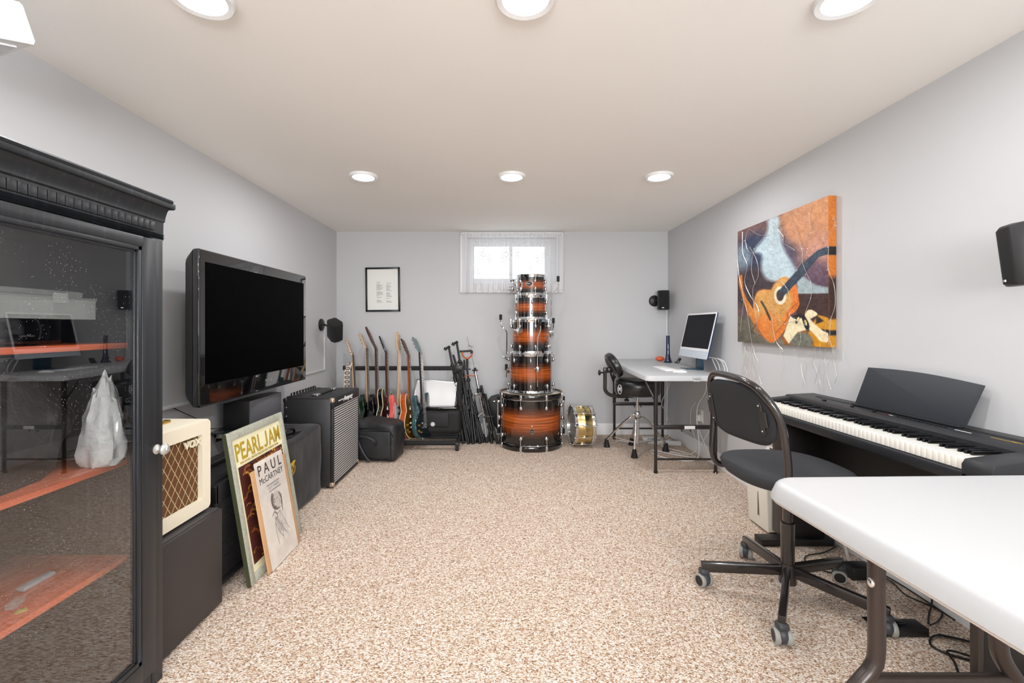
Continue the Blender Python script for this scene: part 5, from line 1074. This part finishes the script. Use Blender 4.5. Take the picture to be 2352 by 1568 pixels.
# cables under and behind the desk
def cable(label, pts, r=.0035, m=white_cable, n=7, nm='cable'): return solo(nm, B().tube(cr(pts, 8), r, 6), m, label, 'cable', 'cables under the corner desk')
cable('white cable hanging straight from the desk edge in the corner', [(1.70,4.60,.745),(1.705,4.62,.50),(1.700,4.62,.30),(1.66,4.55,.05),(1.60,4.50,.012)])
cable('white cable hanging in a wavy line beside the straight one', [(1.66,4.50,.745),(1.69,4.5,.62),(1.66,4.5,.50),(1.60,4.5,.36),(1.66,4.52,.25),(1.68,4.5,.06),(1.60,4.45,.012)], .003)
cable('thick white cable looping on the carpet under the desk', [(1.60,4.30,.05),(1.50,4.22,.012),(1.62,4.0,.012),(1.66,3.86,.012),(1.53,3.92,.010),(1.38,4.08,.010),(1.33,3.98,.010),(1.42,3.82,.010),(1.60,3.76,.012),(1.69,3.86,.08),(1.70,3.93,.32),(1.715,3.95,.40)], .0045)
cable('white cable crossing from the computer down to the carpet', [(1.725,3.86,.80),(1.725,3.80,.60),(1.715,3.95,.42),(1.71,3.92,.25),(1.70,3.65,.05),(1.66,3.50,.012),(1.62,3.42,.012)], .0035)
cable('second white cable falling from the computer behind the desk', [(1.69,3.62,.86),(1.728,3.60,.72),(1.728,3.62,.45),(1.71,3.78,.20),(1.66,3.95,.012),(1.50,4.02,.012)], .0035)
cable('thin white cable curling against the wall above the outlet', [(1.735,4.03,.45),(1.73,4.12,.36),(1.73,4.12,.24),(1.725,4.0,.10),(1.70,3.95,.02)], .003)
for k, (ya, yb) in enumerate(((3.70,3.62),(3.64,3.54),(3.60,3.50))):
    cable(('left','middle','right')[k]+' white cable arching out behind the computer', [(1.655,ya,.875),(1.70,yb-.02,.86),(1.722,yb-.05,.80),(1.725,yb-.05,.72)], .003)
solo('wall_outlet', B().b2((XR-.006,3.90,.285),(XR,3.975,.40),bev=.002).b2((XR-.010,3.915,.30),(XR-.005,3.96,.385),bev=.002), white_plastic, 'white wall outlet under the corner desk', 'outlet')
pa = solo('power_adapter', B().b2((XR-.045,3.915,.30),(XR-.010,3.955,.36),bev=.010), white_plastic, 'white plug-in power adapter in the outlet under the desk', 'power adapter')
pst = thing('power_strip', 'grey-white power strip on the carpet under the corner desk', 'power strip', (1.56,4.32,0))
part('strip_body', B().box((0,0,.022),(.30,.07,.044),T((1.56,4.32,0)) @ RZ(-.25),bev=.010), mat('strip_grey',(200,200,198),.45), pst)
for k in range(3): part('socket', B().box((-.09+k*.09,0,.045),(.045,.04,.005),T((1.56,4.32,0)) @ RZ(-.25),bev=.002), mat('socket_grey',(150,150,150),.5), pst)
solo('cable_box', B().box((0,0,.018),(.20,.09,.036),T((1.50,4.47,0)) @ RZ(-.12),bev=.012), white_plastic, 'white rounded adapter box behind the power strip', 'adapter box')
cable('grey cable running left from the power strip past the stool leg', [(1.43,4.34,.03),(1.34,4.38,.012),(1.26,4.32,.010),(1.18,4.42,.010),(1.12,4.40,.010)], .004)
# ================================================================ painting on the right wall
FXp = 1.705; py0, py1, pz0, pz1 = 2.362, 3.262, 1.008, 1.796
pt = thing('canvas_painting', 'large canvas painting of an orange acoustic guitar hung on the right wall', 'painting', (XR-.02,2.81,pz0))
part('stretcher', B().b2((FXp+.002,py0+.001,pz0+.001),(XR-.001,py1-.001,pz1-.001)), mat('canvas_back',(150,110,60),.7), pt)
def paint_canvas(X, Y):
    P = Paint(X, Y, (92,68,70)); n = vnoise(X,Y,26,5); n2 = vnoise(X,Y,7,6)
    P.ell(150,430,170,150,(128,92,88),.9,.6); P.ell(250,560,150,190,(44,56,84),.95,.5); P.ell(230,780,220,150,(52,38,44),.9,.5)
    P.ell(560,560,170,260,(70,62,84),.95,.5); P.ell(150,560,60,90,(150,170,180),.7,.8)
    P.ell(690,250,270,260,(200,140,100),1,.35); P.ell(760,560,190,170,(196,140,118),.9,.6); P.ell(690,700,150,120,(84,62,84),.85,.7)
    P.ell(780,160,130,150,(212,142,84),.8,.7)
    P.poly([(345,270),(415,252),(430,360),(455,480),(520,600),(555,660),(520,720),(420,740),(330,720),(292,650),(290,540),(240,520),(250,480),(300,430),(335,350)],(184,204,212),.96,16,True)
    P.poly([(556,700),(610,705),(700,765),(870,800),(870,832),(556,838)],(160,178,182),.95,9)
    P.poly([(556,832),(870,828),(870,1030),(556,1020)],(58,36,32),1,4)
    for k in range(26): yy = 836+k*7; P.line([(560,yy),(870,yy+vr.uniform(-4,4))],3,(96,54,36) if k%2 else (30,20,24),.5,soft=3)
    for k in range(14): yy = 730+k*9; P.line([(120,yy),(300,yy+4)],4,(74,42,34) if k%2 else (28,24,34),.5,soft=4)
    P.poly([(100,1000),(240,1000),(330,1240),(100,1240)],(92,88,74),1,30); P.poly([(300,1150),(700,1150),(700,1240),(300,1240)],(120,114,98),.9,30)
    P.poly([(120,740),(145,690),(160,820),(235,960),(245,1060),(200,1000),(160,900)],(206,126,44),1,5,True); P.poly([(170,850),(228,940),(215,900)],(20,18,22),1,4)
    body = [(385,765),(410,735),(445,710),(482,708),(503,728),(545,750),(566,840),(574,915),(545,962),(500,1000),(485,1060),(440,1140),(372,1197),(318,1165),(262,1075),(232,965),(238,875),(262,818),(310,800),(362,800)]
    P.poly(body,(222,122,42),1,4,True)
    P.poly([(385,765),(412,735),(447,712),(482,710),(500,735),(505,800),(520,860),(515,930),(480,960),(455,1020),(430,1080),(370,1150),(315,1120),(262,1040),(236,955),(240,875),(264,820),(312,802),(362,802)],(206,152,80),1,12,True)
    P.ell(330,1060,90,80,(222,116,36),.7,.9); P.line([(560,900),(500,960),(470,1040),(400,1120)],6,(150,66,20),.8,True,5); P.line([(555,850),(566,890),(540,950)],5,(176,84,28),.7,True,5)
    P.ell(431,845,46,68,(232,222,196),1,.05); P.ell(431,842,28,44,(58,46,40),1,.08)
    P.poly([(428,800),(560,650),(600,600),(715,502),(792,474),(870,474),(870,534),(792,534),(722,556),(600,700),(478,828),(455,852)],(40,54,72),1,3)
    for k in range(6):
        o = k*9; P.line([(432+o*.8,806+o),(560+o*.4,656+o*.8),(712+o*.15,506+o),(792,478+o)],1.6,(18,24,34) if k%2 else (110,130,150),.8)
        P.line([(308+o,900+o*2.0),(405+o*.5,820+o)],1.5,(120,78,40),.7)
    P.line([(290,890),(322,945),(357,1025)],17,(82,62,40),1); P.line([(296,900),(350,1005)],5,(50,36,26),.8)
    P.poly([(640,1130),(700,1010),(720,990),(870,1035),(870,1240),(690,1240)],(206,142,28),1,4); P.poly([(735,1098),(870,1106),(870,1142),(760,1140)],(34,24,20),1,4); P.poly([(700,1060),(760,1035),(700,990)],(40,26,22),1,4)
    P.poly([(440,1165),(470,1110),(620,1095),(700,1240),(480,1240)],(150,92,30),1,4,False); P.ell(590,1190,85,70,(110,112,100),1,.25)
    P.poly([(455,1148),(502,1008),(545,1022),(590,1010),(625,1102),(560,1120),(495,1206)],(238,224,186),1,3); P.poly([(616,985),(640,955),(672,953),(712,985),(672,1012),(664,1030),(740,1100),(802,1136),(790,1190),(740,1190),(690,1140),(640,1085),(625,1030)],(238,222,182),1,3,True)
    P.poly([(520,1000),(560,985),(605,990),(640,1040),(650,1085),(636,1102),(612,1075),(590,1010),(560,1050),(545,1050),(548,1010)],(14,14,16),1,3,True); P.ell(565,1022,9,18,(220,205,150),1,.2,.4); P.ell(622,1045,8,20,(210,190,120),1,.2,-.3)
    dm = (n2-.5)*26+(n-.5)*22; P.c = P.c+dm[...,None]
    for k in range(90):
        cx, cy = vr.uniform(120,860), vr.uniform(90,1200); a = vr.uniform(0,6.3); q = [(cx,cy)]
        for j in range(5): a += vr.uniform(-.8,.8); q.append((q[-1][0]+math.cos(a)*20, q[-1][1]+math.sin(a)*24))
        P.line(q,1.6,(58,34,30),.35,True,2)
    return P.c
vr = random.Random(21)
NA, NB = 200, 260
yy = np.linspace(py1, py0, NA+1); zz_ = np.linspace(pz1, pz0, NB+1); Yg, Zg = np.meshgrid(yy, zz_)
Xp = (PX+FXp*F/Yg-1660)*3.267; Yp = (PY-(Zg-HC)*F/Yg-420)*3.267
art = artmat('painting_art', .5, .15)
b = B().grid(lambda u,v: (FXp, py1+(py0-py1)*u, pz1+(pz0-pz1)*v), NA, NB)
pf = part('painted_front', b, art, pt, None); set_colors(pf.data, paint_canvas(Xp, Yp))
b = B().grid(lambda u,v: (FXp+(XR-.001-FXp)*u, py0, pz1+(pz0-pz1)*v), 14, 160)
Us, Vs = np.meshgrid(np.linspace(0,1,15), np.linspace(0,1,161)); pe = part('painted_edge', b, art, pt, None); P_ = Paint(Us*40+800, 88+Vs*1140, (196,112,40))
P_.poly([(790,470),(850,470),(850,535),(790,535)],(20,14,14),1,4); P_.poly([(790,700),(850,700),(850,1020),(790,1020)],(52,30,22),1,20); P_.poly([(790,1020),(850,1020),(850,1100),(790,1100)],(200,140,30),1,6); P_.poly([(790,1100),(850,1100),(850,1140),(790,1140)],(24,18,16),1,6); P_.poly([(790,1140),(850,1140),(850,1240),(790,1240)],(190,130,26),1,6)
set_colors(pe.data, P_.c+((vnoise(P_.X,P_.Y,8,3)-.5)*30)[...,None])
# wire fairy lights draped over the painting
sl = thing('wire_fairy_lights', 'tangled thin silver wire lights draped over the guitar painting and down the wall', 'string lights', (1.70,2.8,.70))
wirem = mat('silver_wire', (205,200,192), .3, .6); rr = random.Random(8); bulb = mat('tiny_lamp', (250,246,236), .2)
Zp = lambda x, y_: onx(1660+x/3.267, 420+y_/3.267, FXp-.004)
main = [[(150,365),(160,520),(185,620),(172,740),(210,850),(260,920),(280,1010),(200,1110)],[(205,345),(280,390),(360,385),(430,310),(500,215)],[(500,215),(470,300),(415,340),(455,400),(460,450),(540,500)],[(200,350),(175,430),(200,520),(290,525)],
 [(120,380),(112,560),(130,700),(160,860),(150,1000),(135,1120)],[(210,480),(260,580),(275,690),(235,800),(245,940),(260,1060),(240,1110),(300,1135)],[(300,420),(240,500),(225,640),(250,760)],[(500,215),(600,480),(600,590),(640,690),(670,740),(665,850),(630,970)],
 [(380,740),(440,740),(490,790),(515,870),(510,990),(560,1030)],[(560,640),(600,580),(640,515)],[(665,160),(650,260),(665,360),(610,480)],[(380,930),(375,1040),(400,1180),(450,1250)],[(800,470),(795,640),(840,760),(850,900),(830,1000),(780,1090),(800,1170),(850,1290)],[(832,250),(850,310),(790,420)],
 [(155,860),(190,960),(205,1100),(225,1240)],[(590,1110),(590,1180),(550,1270)],[(430,1050),(480,1050),(560,1040),(640,1070)],[(820,1000),(815,1080),(800,1200),(770,1220)]]
b = B()
for ln_ in main:
    pts = [Zp(*q)+Vector((-rr.uniform(0,.010),0,0)) for q in ln_]; b.tube(cr(pts,6), .0011, 4)
for k in range(22):
    x0_ = rr.choice([150,160,200,240,390,420,560,590,690,740,780,800,830]); q = [(x0_+rr.uniform(-15,15),1225)]
    while q[-1][1] < rr.uniform(1350,1640): q.append((q[-1][0]+rr.uniform(-24,24), q[-1][1]+rr.uniform(40,85)))
    pts = [onx(1660+x/3.267, 420+y_/3.267, XR-.006-rr.uniform(0,.010)) for x,y_ in q]
    if len(pts) > 2: b.tube(cr(pts,5), .0009, 4)
part('wire', b, wirem, sl, 50)
b = B()
for k in range(46):
    ln_ = rr.choice(main); q = rr.choice(ln_); v = Zp(*q)+Vector((-.008,rr.uniform(-.01,.01),rr.uniform(-.02,.02))); b.sph(v, .0022, n=6, m=4)
part('tiny_bulbs', b, bulb, sl, 50, kind='stuff')
# ================================================================ digital piano
pn = thing('digital_piano', 'black digital piano on a panel stand along the right wall', 'piano', (1.57,1.90,0))
m, t, p = pmat('piano_body', .42); p.inputs['Base Color'].default_value = lin((32,34,38)); t.l.new(t.bump(t.noise(t.coord(),900,1),.15,.001), p.inputs['Normal']); pb = m
X0, X1, Y0, Y1 = 1.400, 1.738, 1.295, 2.515
part('key_slip', B().b2((X0,Y0,.640),(X0+.03,Y1,.676),bev=.006), pb, pn)
part('underside', B().b2((X0+.01,Y0+.005,.636),(X1,Y1-.005,.680),bev=.003), pb, pn)
prof = [(1.568,.690),(1.572,.734),(1.584,.743),(1.730,.750),(1.738,.744),(1.738,.66),(1.568,.66)]
My = axes((0,Y0+.0,0),(1,0,0),(0,0,1),(0,-1,0))
part('control_panel', B().prism(prof, -(Y1-Y0), 0, axes((0,Y0,0),(1,0,0),(0,0,1),(0,-1,0)), bev=.003), pb, pn)
for a, c in ((Y0, 1.383), (2.452, Y1)):
    part('cheek_block', B().prism([(1.400,.64),(1.400,.700),(1.412,.716),(1.470,.724),(1.60,.738),(1.60,.64)], -(c-a), 0, axes((0,a,0),(1,0,0),(0,0,1),(0,-1,0)), bev=.005), pb, pn)
NW = 52; ya, yb = 1.385, 2.450; ww = (yb-ya)/NW
wk = mat('white_key', (240,238,230), .25, coat=.4); bk = mat('black_key', (16,16,18), .18, coat=.5)
kw = B().b2((1.412,-ww/2+.0006,.678),(1.566,ww/2-.0006,.7125),bev=.0014)
kbk = B(); V = [(1.478,-.005,.7125),(1.566,-.005,.7125),(1.566,.005,.7125),(1.478,.005,.7125),(1.482,-.0042,.7232),(1.566,-.0042,.7232),(1.566,.0042,.7232),(1.482,.0042,.7232)]
kbk.add(V, [(0,3,2,1),(4,5,6,7),(0,1,5,4),(1,2,6,5),(2,3,7,6),(3,0,4,7)])
def proto(nm, bb, mm): me = _mesh(nm, bb, mm, 40); me.transform(T(-WM[pn.name].translation)); return me
mw, mb2 = proto('white_key', kw, wk), proto('black_key', kbk, bk)
names_ = 'ABCDEFG'
for k in range(NW):                               # lowest note at the far end
    y = yb-(k+.5)*ww; o = bpy.data.objects.new('white_key', mw); o.location = (0,y,0); C.objects.link(o); o.parent = pn
    if names_[k % 7] in 'ACDFG' and k < NW-1:
        o = bpy.data.objects.new('black_key', mb2); o.location = (0,y-ww/2,0); C.objects.link(o); o.parent = pn
part('key_bed', B().b2((1.418,ya-.001,.66),(1.57,yb+.001,.692)), wk, pn)
part('rest_groove', B().b2((1.665,1.44,.7455),(1.690,2.40,.7485),bev=.0005), mat('groove_black',(8,8,9),.5), pn)
b = B()
for k in range(12): b.box((1.628,1.86-k*.018,.7475),(.006,.011,.003),bev=.001)
part('button', b, black_gloss, pn, kind='stuff')
part('slider', B().box((1.625,2.28,.748),(.010,.020,.010),bev=.002), black_gloss, pn); part('slider', B().box((1.625,2.10,.748),(.010,.014,.010),bev=.002), black_gloss, pn); part('slider', B().box((1.625,1.975,.748),(.010,.014,.010),bev=.002), black_gloss, pn)
part('printed_marks', B().box((1.628,1.925,.7468),(.004,.022,.001)), mat('red_print',(150,30,30),.5), pn); part('printed_marks', B().box((1.628,1.895,.7468),(.004,.016,.001)).box((1.628,1.600,.7468),(.005,.055,.001)), white_ink, pn)
part('gold_lettering', B().box((1.632,1.475,.7473),(.0016,.075,.001)).box((1.637,1.44,.7473),(.0014,.03,.001)), goldt, pn)
b = B().b2((1.640,1.300,.748),(1.735,1.385,.758),bev=.002)
for k in range(18): b.box((1.640,1.302+k*.0048,.753),(.004,.0022,.007))
part('speaker_vent', b, black_plastic, pn)
# music rest
rm = thing('music_rest', 'dark rectangular music rest standing on the digital piano', 'music stand', (1.68,1.93,.748))
A, Bq, Cq, Dq = at(1975,923,2.145), at(2222,977,1.648), at(2252,875,1.640), at(2004,844,2.120)
A, Bq = Vector((1.678,2.150,.750)), Vector((1.678,1.640,.750)); Cq, Dq = Vector((1.722,1.610,.905)), Vector((1.722,2.125,.925))
def rest(u, v):
    q = (A.lerp(Bq,u)).lerp(Dq.lerp(Cq,u), v); q.z += .012*math.sin(PI*u)*v; return q
b = B(); rows_ = [rest(k/24, 1) for k in range(25)]
outl = [A, Bq]+rows_[::-1]
ux = (Bq-A).normalized(); uz = (Dq-A); uz = (uz-ux*uz.dot(ux)).normalized(); un = ux.cross(uz); Mr = axes(A, ux, uz, un)
o2 = [((q-A).dot(ux), (q-A).dot(uz)) for q in outl]
part('rest_panel', B().prism(o2, -.003, .003, Mr, bev=.0025), mat('rest_dark',(40,44,51),.5,bump=(900,.1)), rm); part('rest_lip', B().b2((1.655,1.645,.7485),(1.682,2.145,.756),bev=.002), pb, rm)
# stand
ps_ = thing('piano_stand', 'black panel stand with flat feet under the digital piano', 'piano stand', (1.58,1.88,0))
lm_ = mat('black_panel_wood', (30,28,28), .4)
for y, dp_ in ((1.381,.024), (2.336,.084)):
    q = part('side_panel', B().b2((1.470,y,.034),(1.668,y+.022,.636),bev=.002), lm_, ps_); part('panel_edge', B().b2((1.450,y-.001,.034),(1.4695,y+dp_,.636),bev=.002), mat('brown_black_edge',(58,50,46),.3), q)
    part('foot', B().b2((1.33,y-.028,.0),(1.70,y+.045,.034),bev=.004), lm_, ps_)
part('back_board', B().b2((1.655,1.40,.20),(1.667,2.34,.62)), mat('back_board_black',(16,15,15),.5), ps_)
# white appliance beneath
hd_ = thing('dehumidifier', 'white slotted appliance on the carpet beyond the piano stand', 'appliance', (1.57,2.54,0))
ap = mat('appliance_white', (226,220,208), .4)
part('body', B().prism([(1.438,.012),(1.425,.265),(1.445,.30),(1.545,.425),(1.735,.425),(1.735,.012)], -.20, 0, axes((0,2.434,0),(1,0,0),(0,0,1),(0,-1,0)), bev=.008, seg=3), ap, hd_)
part('level_window', B().b2((1.4275,2.515,.075),(1.433,2.523,.205),bev=.0015), mat('slot_brown',(120,100,88),.5), hd_)
part('top_edge_line', B().b2((1.4385,2.425,.268),(1.4395,2.615,.271)), mat('slot_dark',(60,54,50),.5), hd_)
b = B()
for k in range(7): b.box((1.47+k*.014,2.52,.335+k*.0175),(.004,.15,.006))
part('vent_slots', b, mat('vent_dark',(70,66,62),.5), hd_); part('foot', B().b2((1.46,2.44,0),(1.70,2.60,.014)), rubber, hd_)
# ================================================================ front folding table
ft = thing('folding_table', 'large white folding table in the right foreground', 'table', (1.05,.42,0))
b = ttop(-.375,.375,-.78,.78,r=.060,n=8,th_=.044)
Mt = T((.660+.375*math.cos(.0262)-.0,.350,.749)) @ RZ(.0262) ; b.v = [tuple(Mt @ Vector(v)) for v in b.v]
part('tabletop', b, tw, ft, 50)
rb_ = ttop(-.371,.371,-.776,.776,r=.058,n=8,th_=.010); rb_.v = [tuple(Mt @ Vector((v[0],v[1],v[2]-.039))) for v in rb_.v]
part('rim', rb_, mat('rim_warm_plastic',(196,186,178),.5), ft)  # rim under the tabletop edge in a warmer off-white
brm = mat('bronze_leg_steel', (66,58,54), .28, .4)
def tleg(yy, sgn):
    xl, xr = .782, 1.035
    q = part('leg', B().tube(cr([(xl,yy,.704),(xl,yy,.55),(xl,yy,.44),(xl-.010,yy,.405),(xl-.035,yy,.375),(xl-.070,yy,.33),(xl-.09,yy,.26),(xl-.09,yy,0)],8),.0155,14), brm, ft, 60)
    q2 = part('leg', B().tube(cr([(xr,yy,.704),(xr,yy,.55),(xr,yy,.47),(xr+.006,yy,.43),(xr+.03,yy,.39),(xr+.065,yy,.34),(xr+.09,yy,.26),(xr+.09,yy,0)],8),.0155,14), brm, ft, 60)
    part('crossbar', B().cyl((xl-.02,yy,.383),(xr+.02,yy,.383),.011), brm, ft)
    part('hinge_bar', B().b2((xl-.02,yy-.015,.698),(xr+.02,yy+.015,.706)), brm, ft); part('bolt', B().sph((xl-.0145,yy-.004,.585),.0085,(.6,1,1.2)), chrome, q)
    for w_x in (xl-.09, xr+.09): part('end_cap', B().cyl((w_x,yy,0),(w_x,yy,.02),.018), rubber, ft)
tleg(.945, 1); tleg(-.25, -1)
# ================================================================ swivel chair
ch = thing('office_chair', 'black swivel chair with oval padded back and five wheels at the piano', 'chair', (1.187,1.877,0))
CC = Vector((1.187,1.877,0)); cm = mat('chair_black_steel', (36,32,31), .22, coat=.5)
tips = [lev(1617,1345), lev(1713,1281), lev(1796,1478), lev(1928,1335), lev(2035,1458)]
fabric = mat('black_chair_fabric', (34,34,37), .9, bump=(700,.35,.0015), var=(350,.25)); fabric2 = mat('chair_seat_fabric', (50,52,56), .85, bump=(800,.35,.0015), var=(400,.2))
part('hub', B().cyl(CC+Vector((0,0,.062)), CC+Vector((0,0,.142)), .034, .030, n=10), cm, ch)
part('column', B().rcyl(CC+Vector((0,0,.08)), CC+Vector((0,0,.31)), .0255,.002), cm, ch); part('gas_lift', B().cyl(CC+Vector((0,0,.30)), CC+Vector((0,0,.50)), .0185), cm, ch)
greyr = mat('grey_wheel_ring', (150,150,146), .5); cas = mat('caster_grey', (58,60,64), .45)
for i, e in enumerate(tips):
    u = (e-CC).normalized(); L = (e-CC).length; sd = Vector((-u.y,u.x,0))
    p0, p1 = CC+u*.02+Vector((0,0,.112)), CC+u*(L+.012)+Vector((0,0,.083)); ax_ = (p1-p0).normalized(); Mx_ = axes((p0+p1)/2, ax_, sd, ax_.cross(sd))
    part('leg', B().box((0,0,0),((p1-p0).length,.026,.042),Mx_,bev=.006), cm, ch)
    wa = [0.35,2.6,-.2,1.0,2.9][i]; wd = Vector((math.cos(wa),math.sin(wa),0)); wc = Vector((e.x,e.y,.0275))+u*0
    ct_ = part('caster', B().lathe([(.001,-.012),(.026,-.012),(.029,-.006),(.029,.006),(.026,.012),(.001,.012)], frame_z(wc+Vector((0,0,.006)),wd) , 24).cyl(wc+Vector((0,0,.02)), wc+Vector((0,0,.072)), .012).box(wc+Vector((0,0,.036)),(.040,.040,.030),bev=.012,seg=3), cas, ch, 50)
    for s in (-1, 1):
        c = wc+wd*(s*.019)
        w_ = part('wheel', B().lathe([(.0205,-.009),(.0255,-.009),(.0275,-.006),(.0275,.006),(.0255,.009),(.0205,.009),(.0205,-.009)], frame_z(c,wd), 28, cap=False), greyr, ct_); part('wheel_disc', B().lathe([(.001,-.008),(.021,-.0085),(.021,.0085),(.001,.008)], frame_z(c,wd), 24), black_plastic, w_ if False else ct_)
SZ = .545; sc_c = Vector((1.190,1.905,0))
def sup(a, n=2.7): 
    c_, s_ = math.cos(a), math.sin(a); return (abs(c_)**(2/n))*(1 if c_ >= 0 else -1), (abs(s_)**(2/n))*(1 if s_ >= 0 else -1)
def pad(prof, c, rx, ry, M=None, n=48):
    b = B(); V = []; k = len(prof)
    for i in range(n):
        x, y_ = sup(2*PI*i/n)
        for f_, z in prof: V.append((c[0]+x*rx*f_, c[1]+y_*ry*f_, c[2]+z))
    Fc = [(i*k+q, ((i+1)%n)*k+q, ((i+1)%n)*k+q+1, i*k+q+1) for i in range(n) for q in range(k-1)]+[tuple(i*k for i in range(n))[::-1], tuple(i*k+k-1 for i in range(n))]
    return b.add(V, Fc, M)
part('seat', pad([(.80,-.062),(.92,-.056),(.985,-.035),(1,-.018),(.97,-.005),(.90,.0),(.6,.004),(.2,.004)], (sc_c.x,sc_c.y,SZ), .222, .238), fabric2, ch, 60)
part('seat_plate', B().box((1.19,1.89,.482),(.20,.16,.012),bev=.004), cm, ch)
fp_ = cr([(1.10,2.06,.492),(1.04,2.07,.488),(.992,2.075,.496),(.970,2.075,.540),(.969,2.072,.62),(.972,2.070,.73),(.955,2.062,.845),(.948,2.035,.893),(.944,1.98,.912),(.940,1.85,.914),(.936,1.75,.908),(.945,1.68,.890),(.968,1.640,.848),(.992,1.625,.80),(1.012,1.620,.73),(1.026,1.620,.62),(1.029,1.620,.53),(1.045,1.622,.492),(1.10,1.64,.486)], 7)
part('back_frame', B().tube(fp_, .0135, 12), cm, ch, 60)
# back pad: rounded shell, its lower edge bowed
NU_, NV_ = 60, 26
def bp_(u, v, s):
    u = .5-.5*math.cos(PI*u)
    th1 = (u*2-1); yv = 1.846-th1*.212
    hh_ = .118*(1-abs(th1)**5)**(1/2.6)
    z = .777+.006*th1+(2*v-1)*hh_*(1.0-.10*max(0,th1)*v)
    e_ = (1-abs(th1)**8)*(1-abs(2*v-1)**8); e_ = max(0, e_)**.5
    x = 1.004-(z-.60)*.17+.016*th1+s*(.015*e_)-.012*(1-th1*th1)
    return (x, yv, z)
b = B().grid(lambda u,v: bp_(u,v,-1), NU_, NV_).grid(lambda u,v: bp_(u,v,1), NU_, NV_)
bm = bmesh.new(); V_ = [bm.verts.new(v) for v in b.v]; [bm.faces.new([V_[i] for i in f]) for f in b.f]; bmesh.ops.remove_doubles(bm, verts=bm.verts[:], dist=.0006)
b = B(); b._bm(bm); part('backrest', b, fabric, ch, 60)
for th1, zc in ((.84,.775),(-.86,.76)):
    yv = 1.848-th1*.200; X = axes((1.004-(zc-.60)*.17+.016*th1-.020, yv, zc),(0,-1 if th1>0 else 1,0),(-.17,0,.985),(-.985,0,-.17))
    q = part('back_bracket', B().prism([(-.016,-.060),(.002,-.062),(.010,-.050),(.010,-.030),(.030,-.028),(.030,.028),(.010,.030),(.010,.050),(.002,.062),(-.016,.060)], -.001, .004, X, bev=.0015), mat('bracket_brown',(40,36,34),.6), ch)
    for s in (-1,1): part('screw', B().sph(tuple(X @ Vector((-.004,s*.048,.004))), .004), steel, q)
# ================================================================ odds and ends under the piano
sp = thing('sustain_pedal', 'black sustain pedal on the carpet near the piano leg', 'pedal', (1.45,1.66,0))
part('pedal_base', B().prism([(1.39,.002),(1.39,.020),(1.44,.034),(1.54,.030),(1.54,.002)], -.062, 0, axes((0,1.63,0),(1,0,0),(0,0,1),(0,-1,0)), bev=.004), black_plastic, sp); part('pedal_lever', B().box((1.40,1.661,.042),(.13,.040,.007),RZ(0),bev=.003), black_gloss, sp)
solo('power_brick', B().box((1.60,2.03,.028),(.11,.07,.056),bev=.008), black_plastic, 'black power adapter brick on the carpet under the piano', 'power adapter')
def fcable(label, pts, r, m=black_cable): return solo('cable', B().tube(cr(pts, 8), r, 6), m, label, 'cable', 'cables under the piano')
fcable('pale thick cable dropping behind the chair to the black power brick', [(1.735,2.28,.30),(1.70,2.26,.16),(1.66,2.18,.04),(1.62,2.10,.02),(1.60,2.065,.03)], .007, mat('pale_cable',(206,202,194),.5))
fcable('black cable coiled in loops on the carpet near the near piano leg', [(1.58,1.64,.006),(1.66,1.60,.006),(1.70,1.54,.006),(1.64,1.49,.006),(1.55,1.52,.006),(1.50,1.58,.006),(1.57,1.63,.010),(1.67,1.57,.012),(1.62,1.50,.012),(1.53,1.55,.012),(1.50,1.50,.006),(1.44,1.42,.006)], .0035)
fcable('black cable running along the skirting from the power brick', [(1.64,2.04,.03),(1.70,1.98,.008),(1.68,1.88,.006),(1.72,1.78,.006),(1.66,1.72,.006),(1.58,1.67,.02)], .003)
fcable('black cable hanging from the piano behind its stand', [(1.70,1.84,.62),(1.72,1.82,.30),(1.71,1.80,.05),(1.66,1.76,.006),(1.60,1.70,.006)], .003)
fcable('thin black cable curving on the carpet beyond the chair wheel', [(1.70,2.30,.006),(1.60,2.24,.006),(1.48,2.20,.006),(1.44,2.12,.006),(1.50,2.05,.006),(1.56,2.03,.02)], .0028)
fcable('second thin black cable crossing to the wall past the brick', [(1.55,2.06,.03),(1.62,2.12,.006),(1.70,2.10,.006),(1.725,1.95,.006),(1.72,1.72,.006)], .0028)
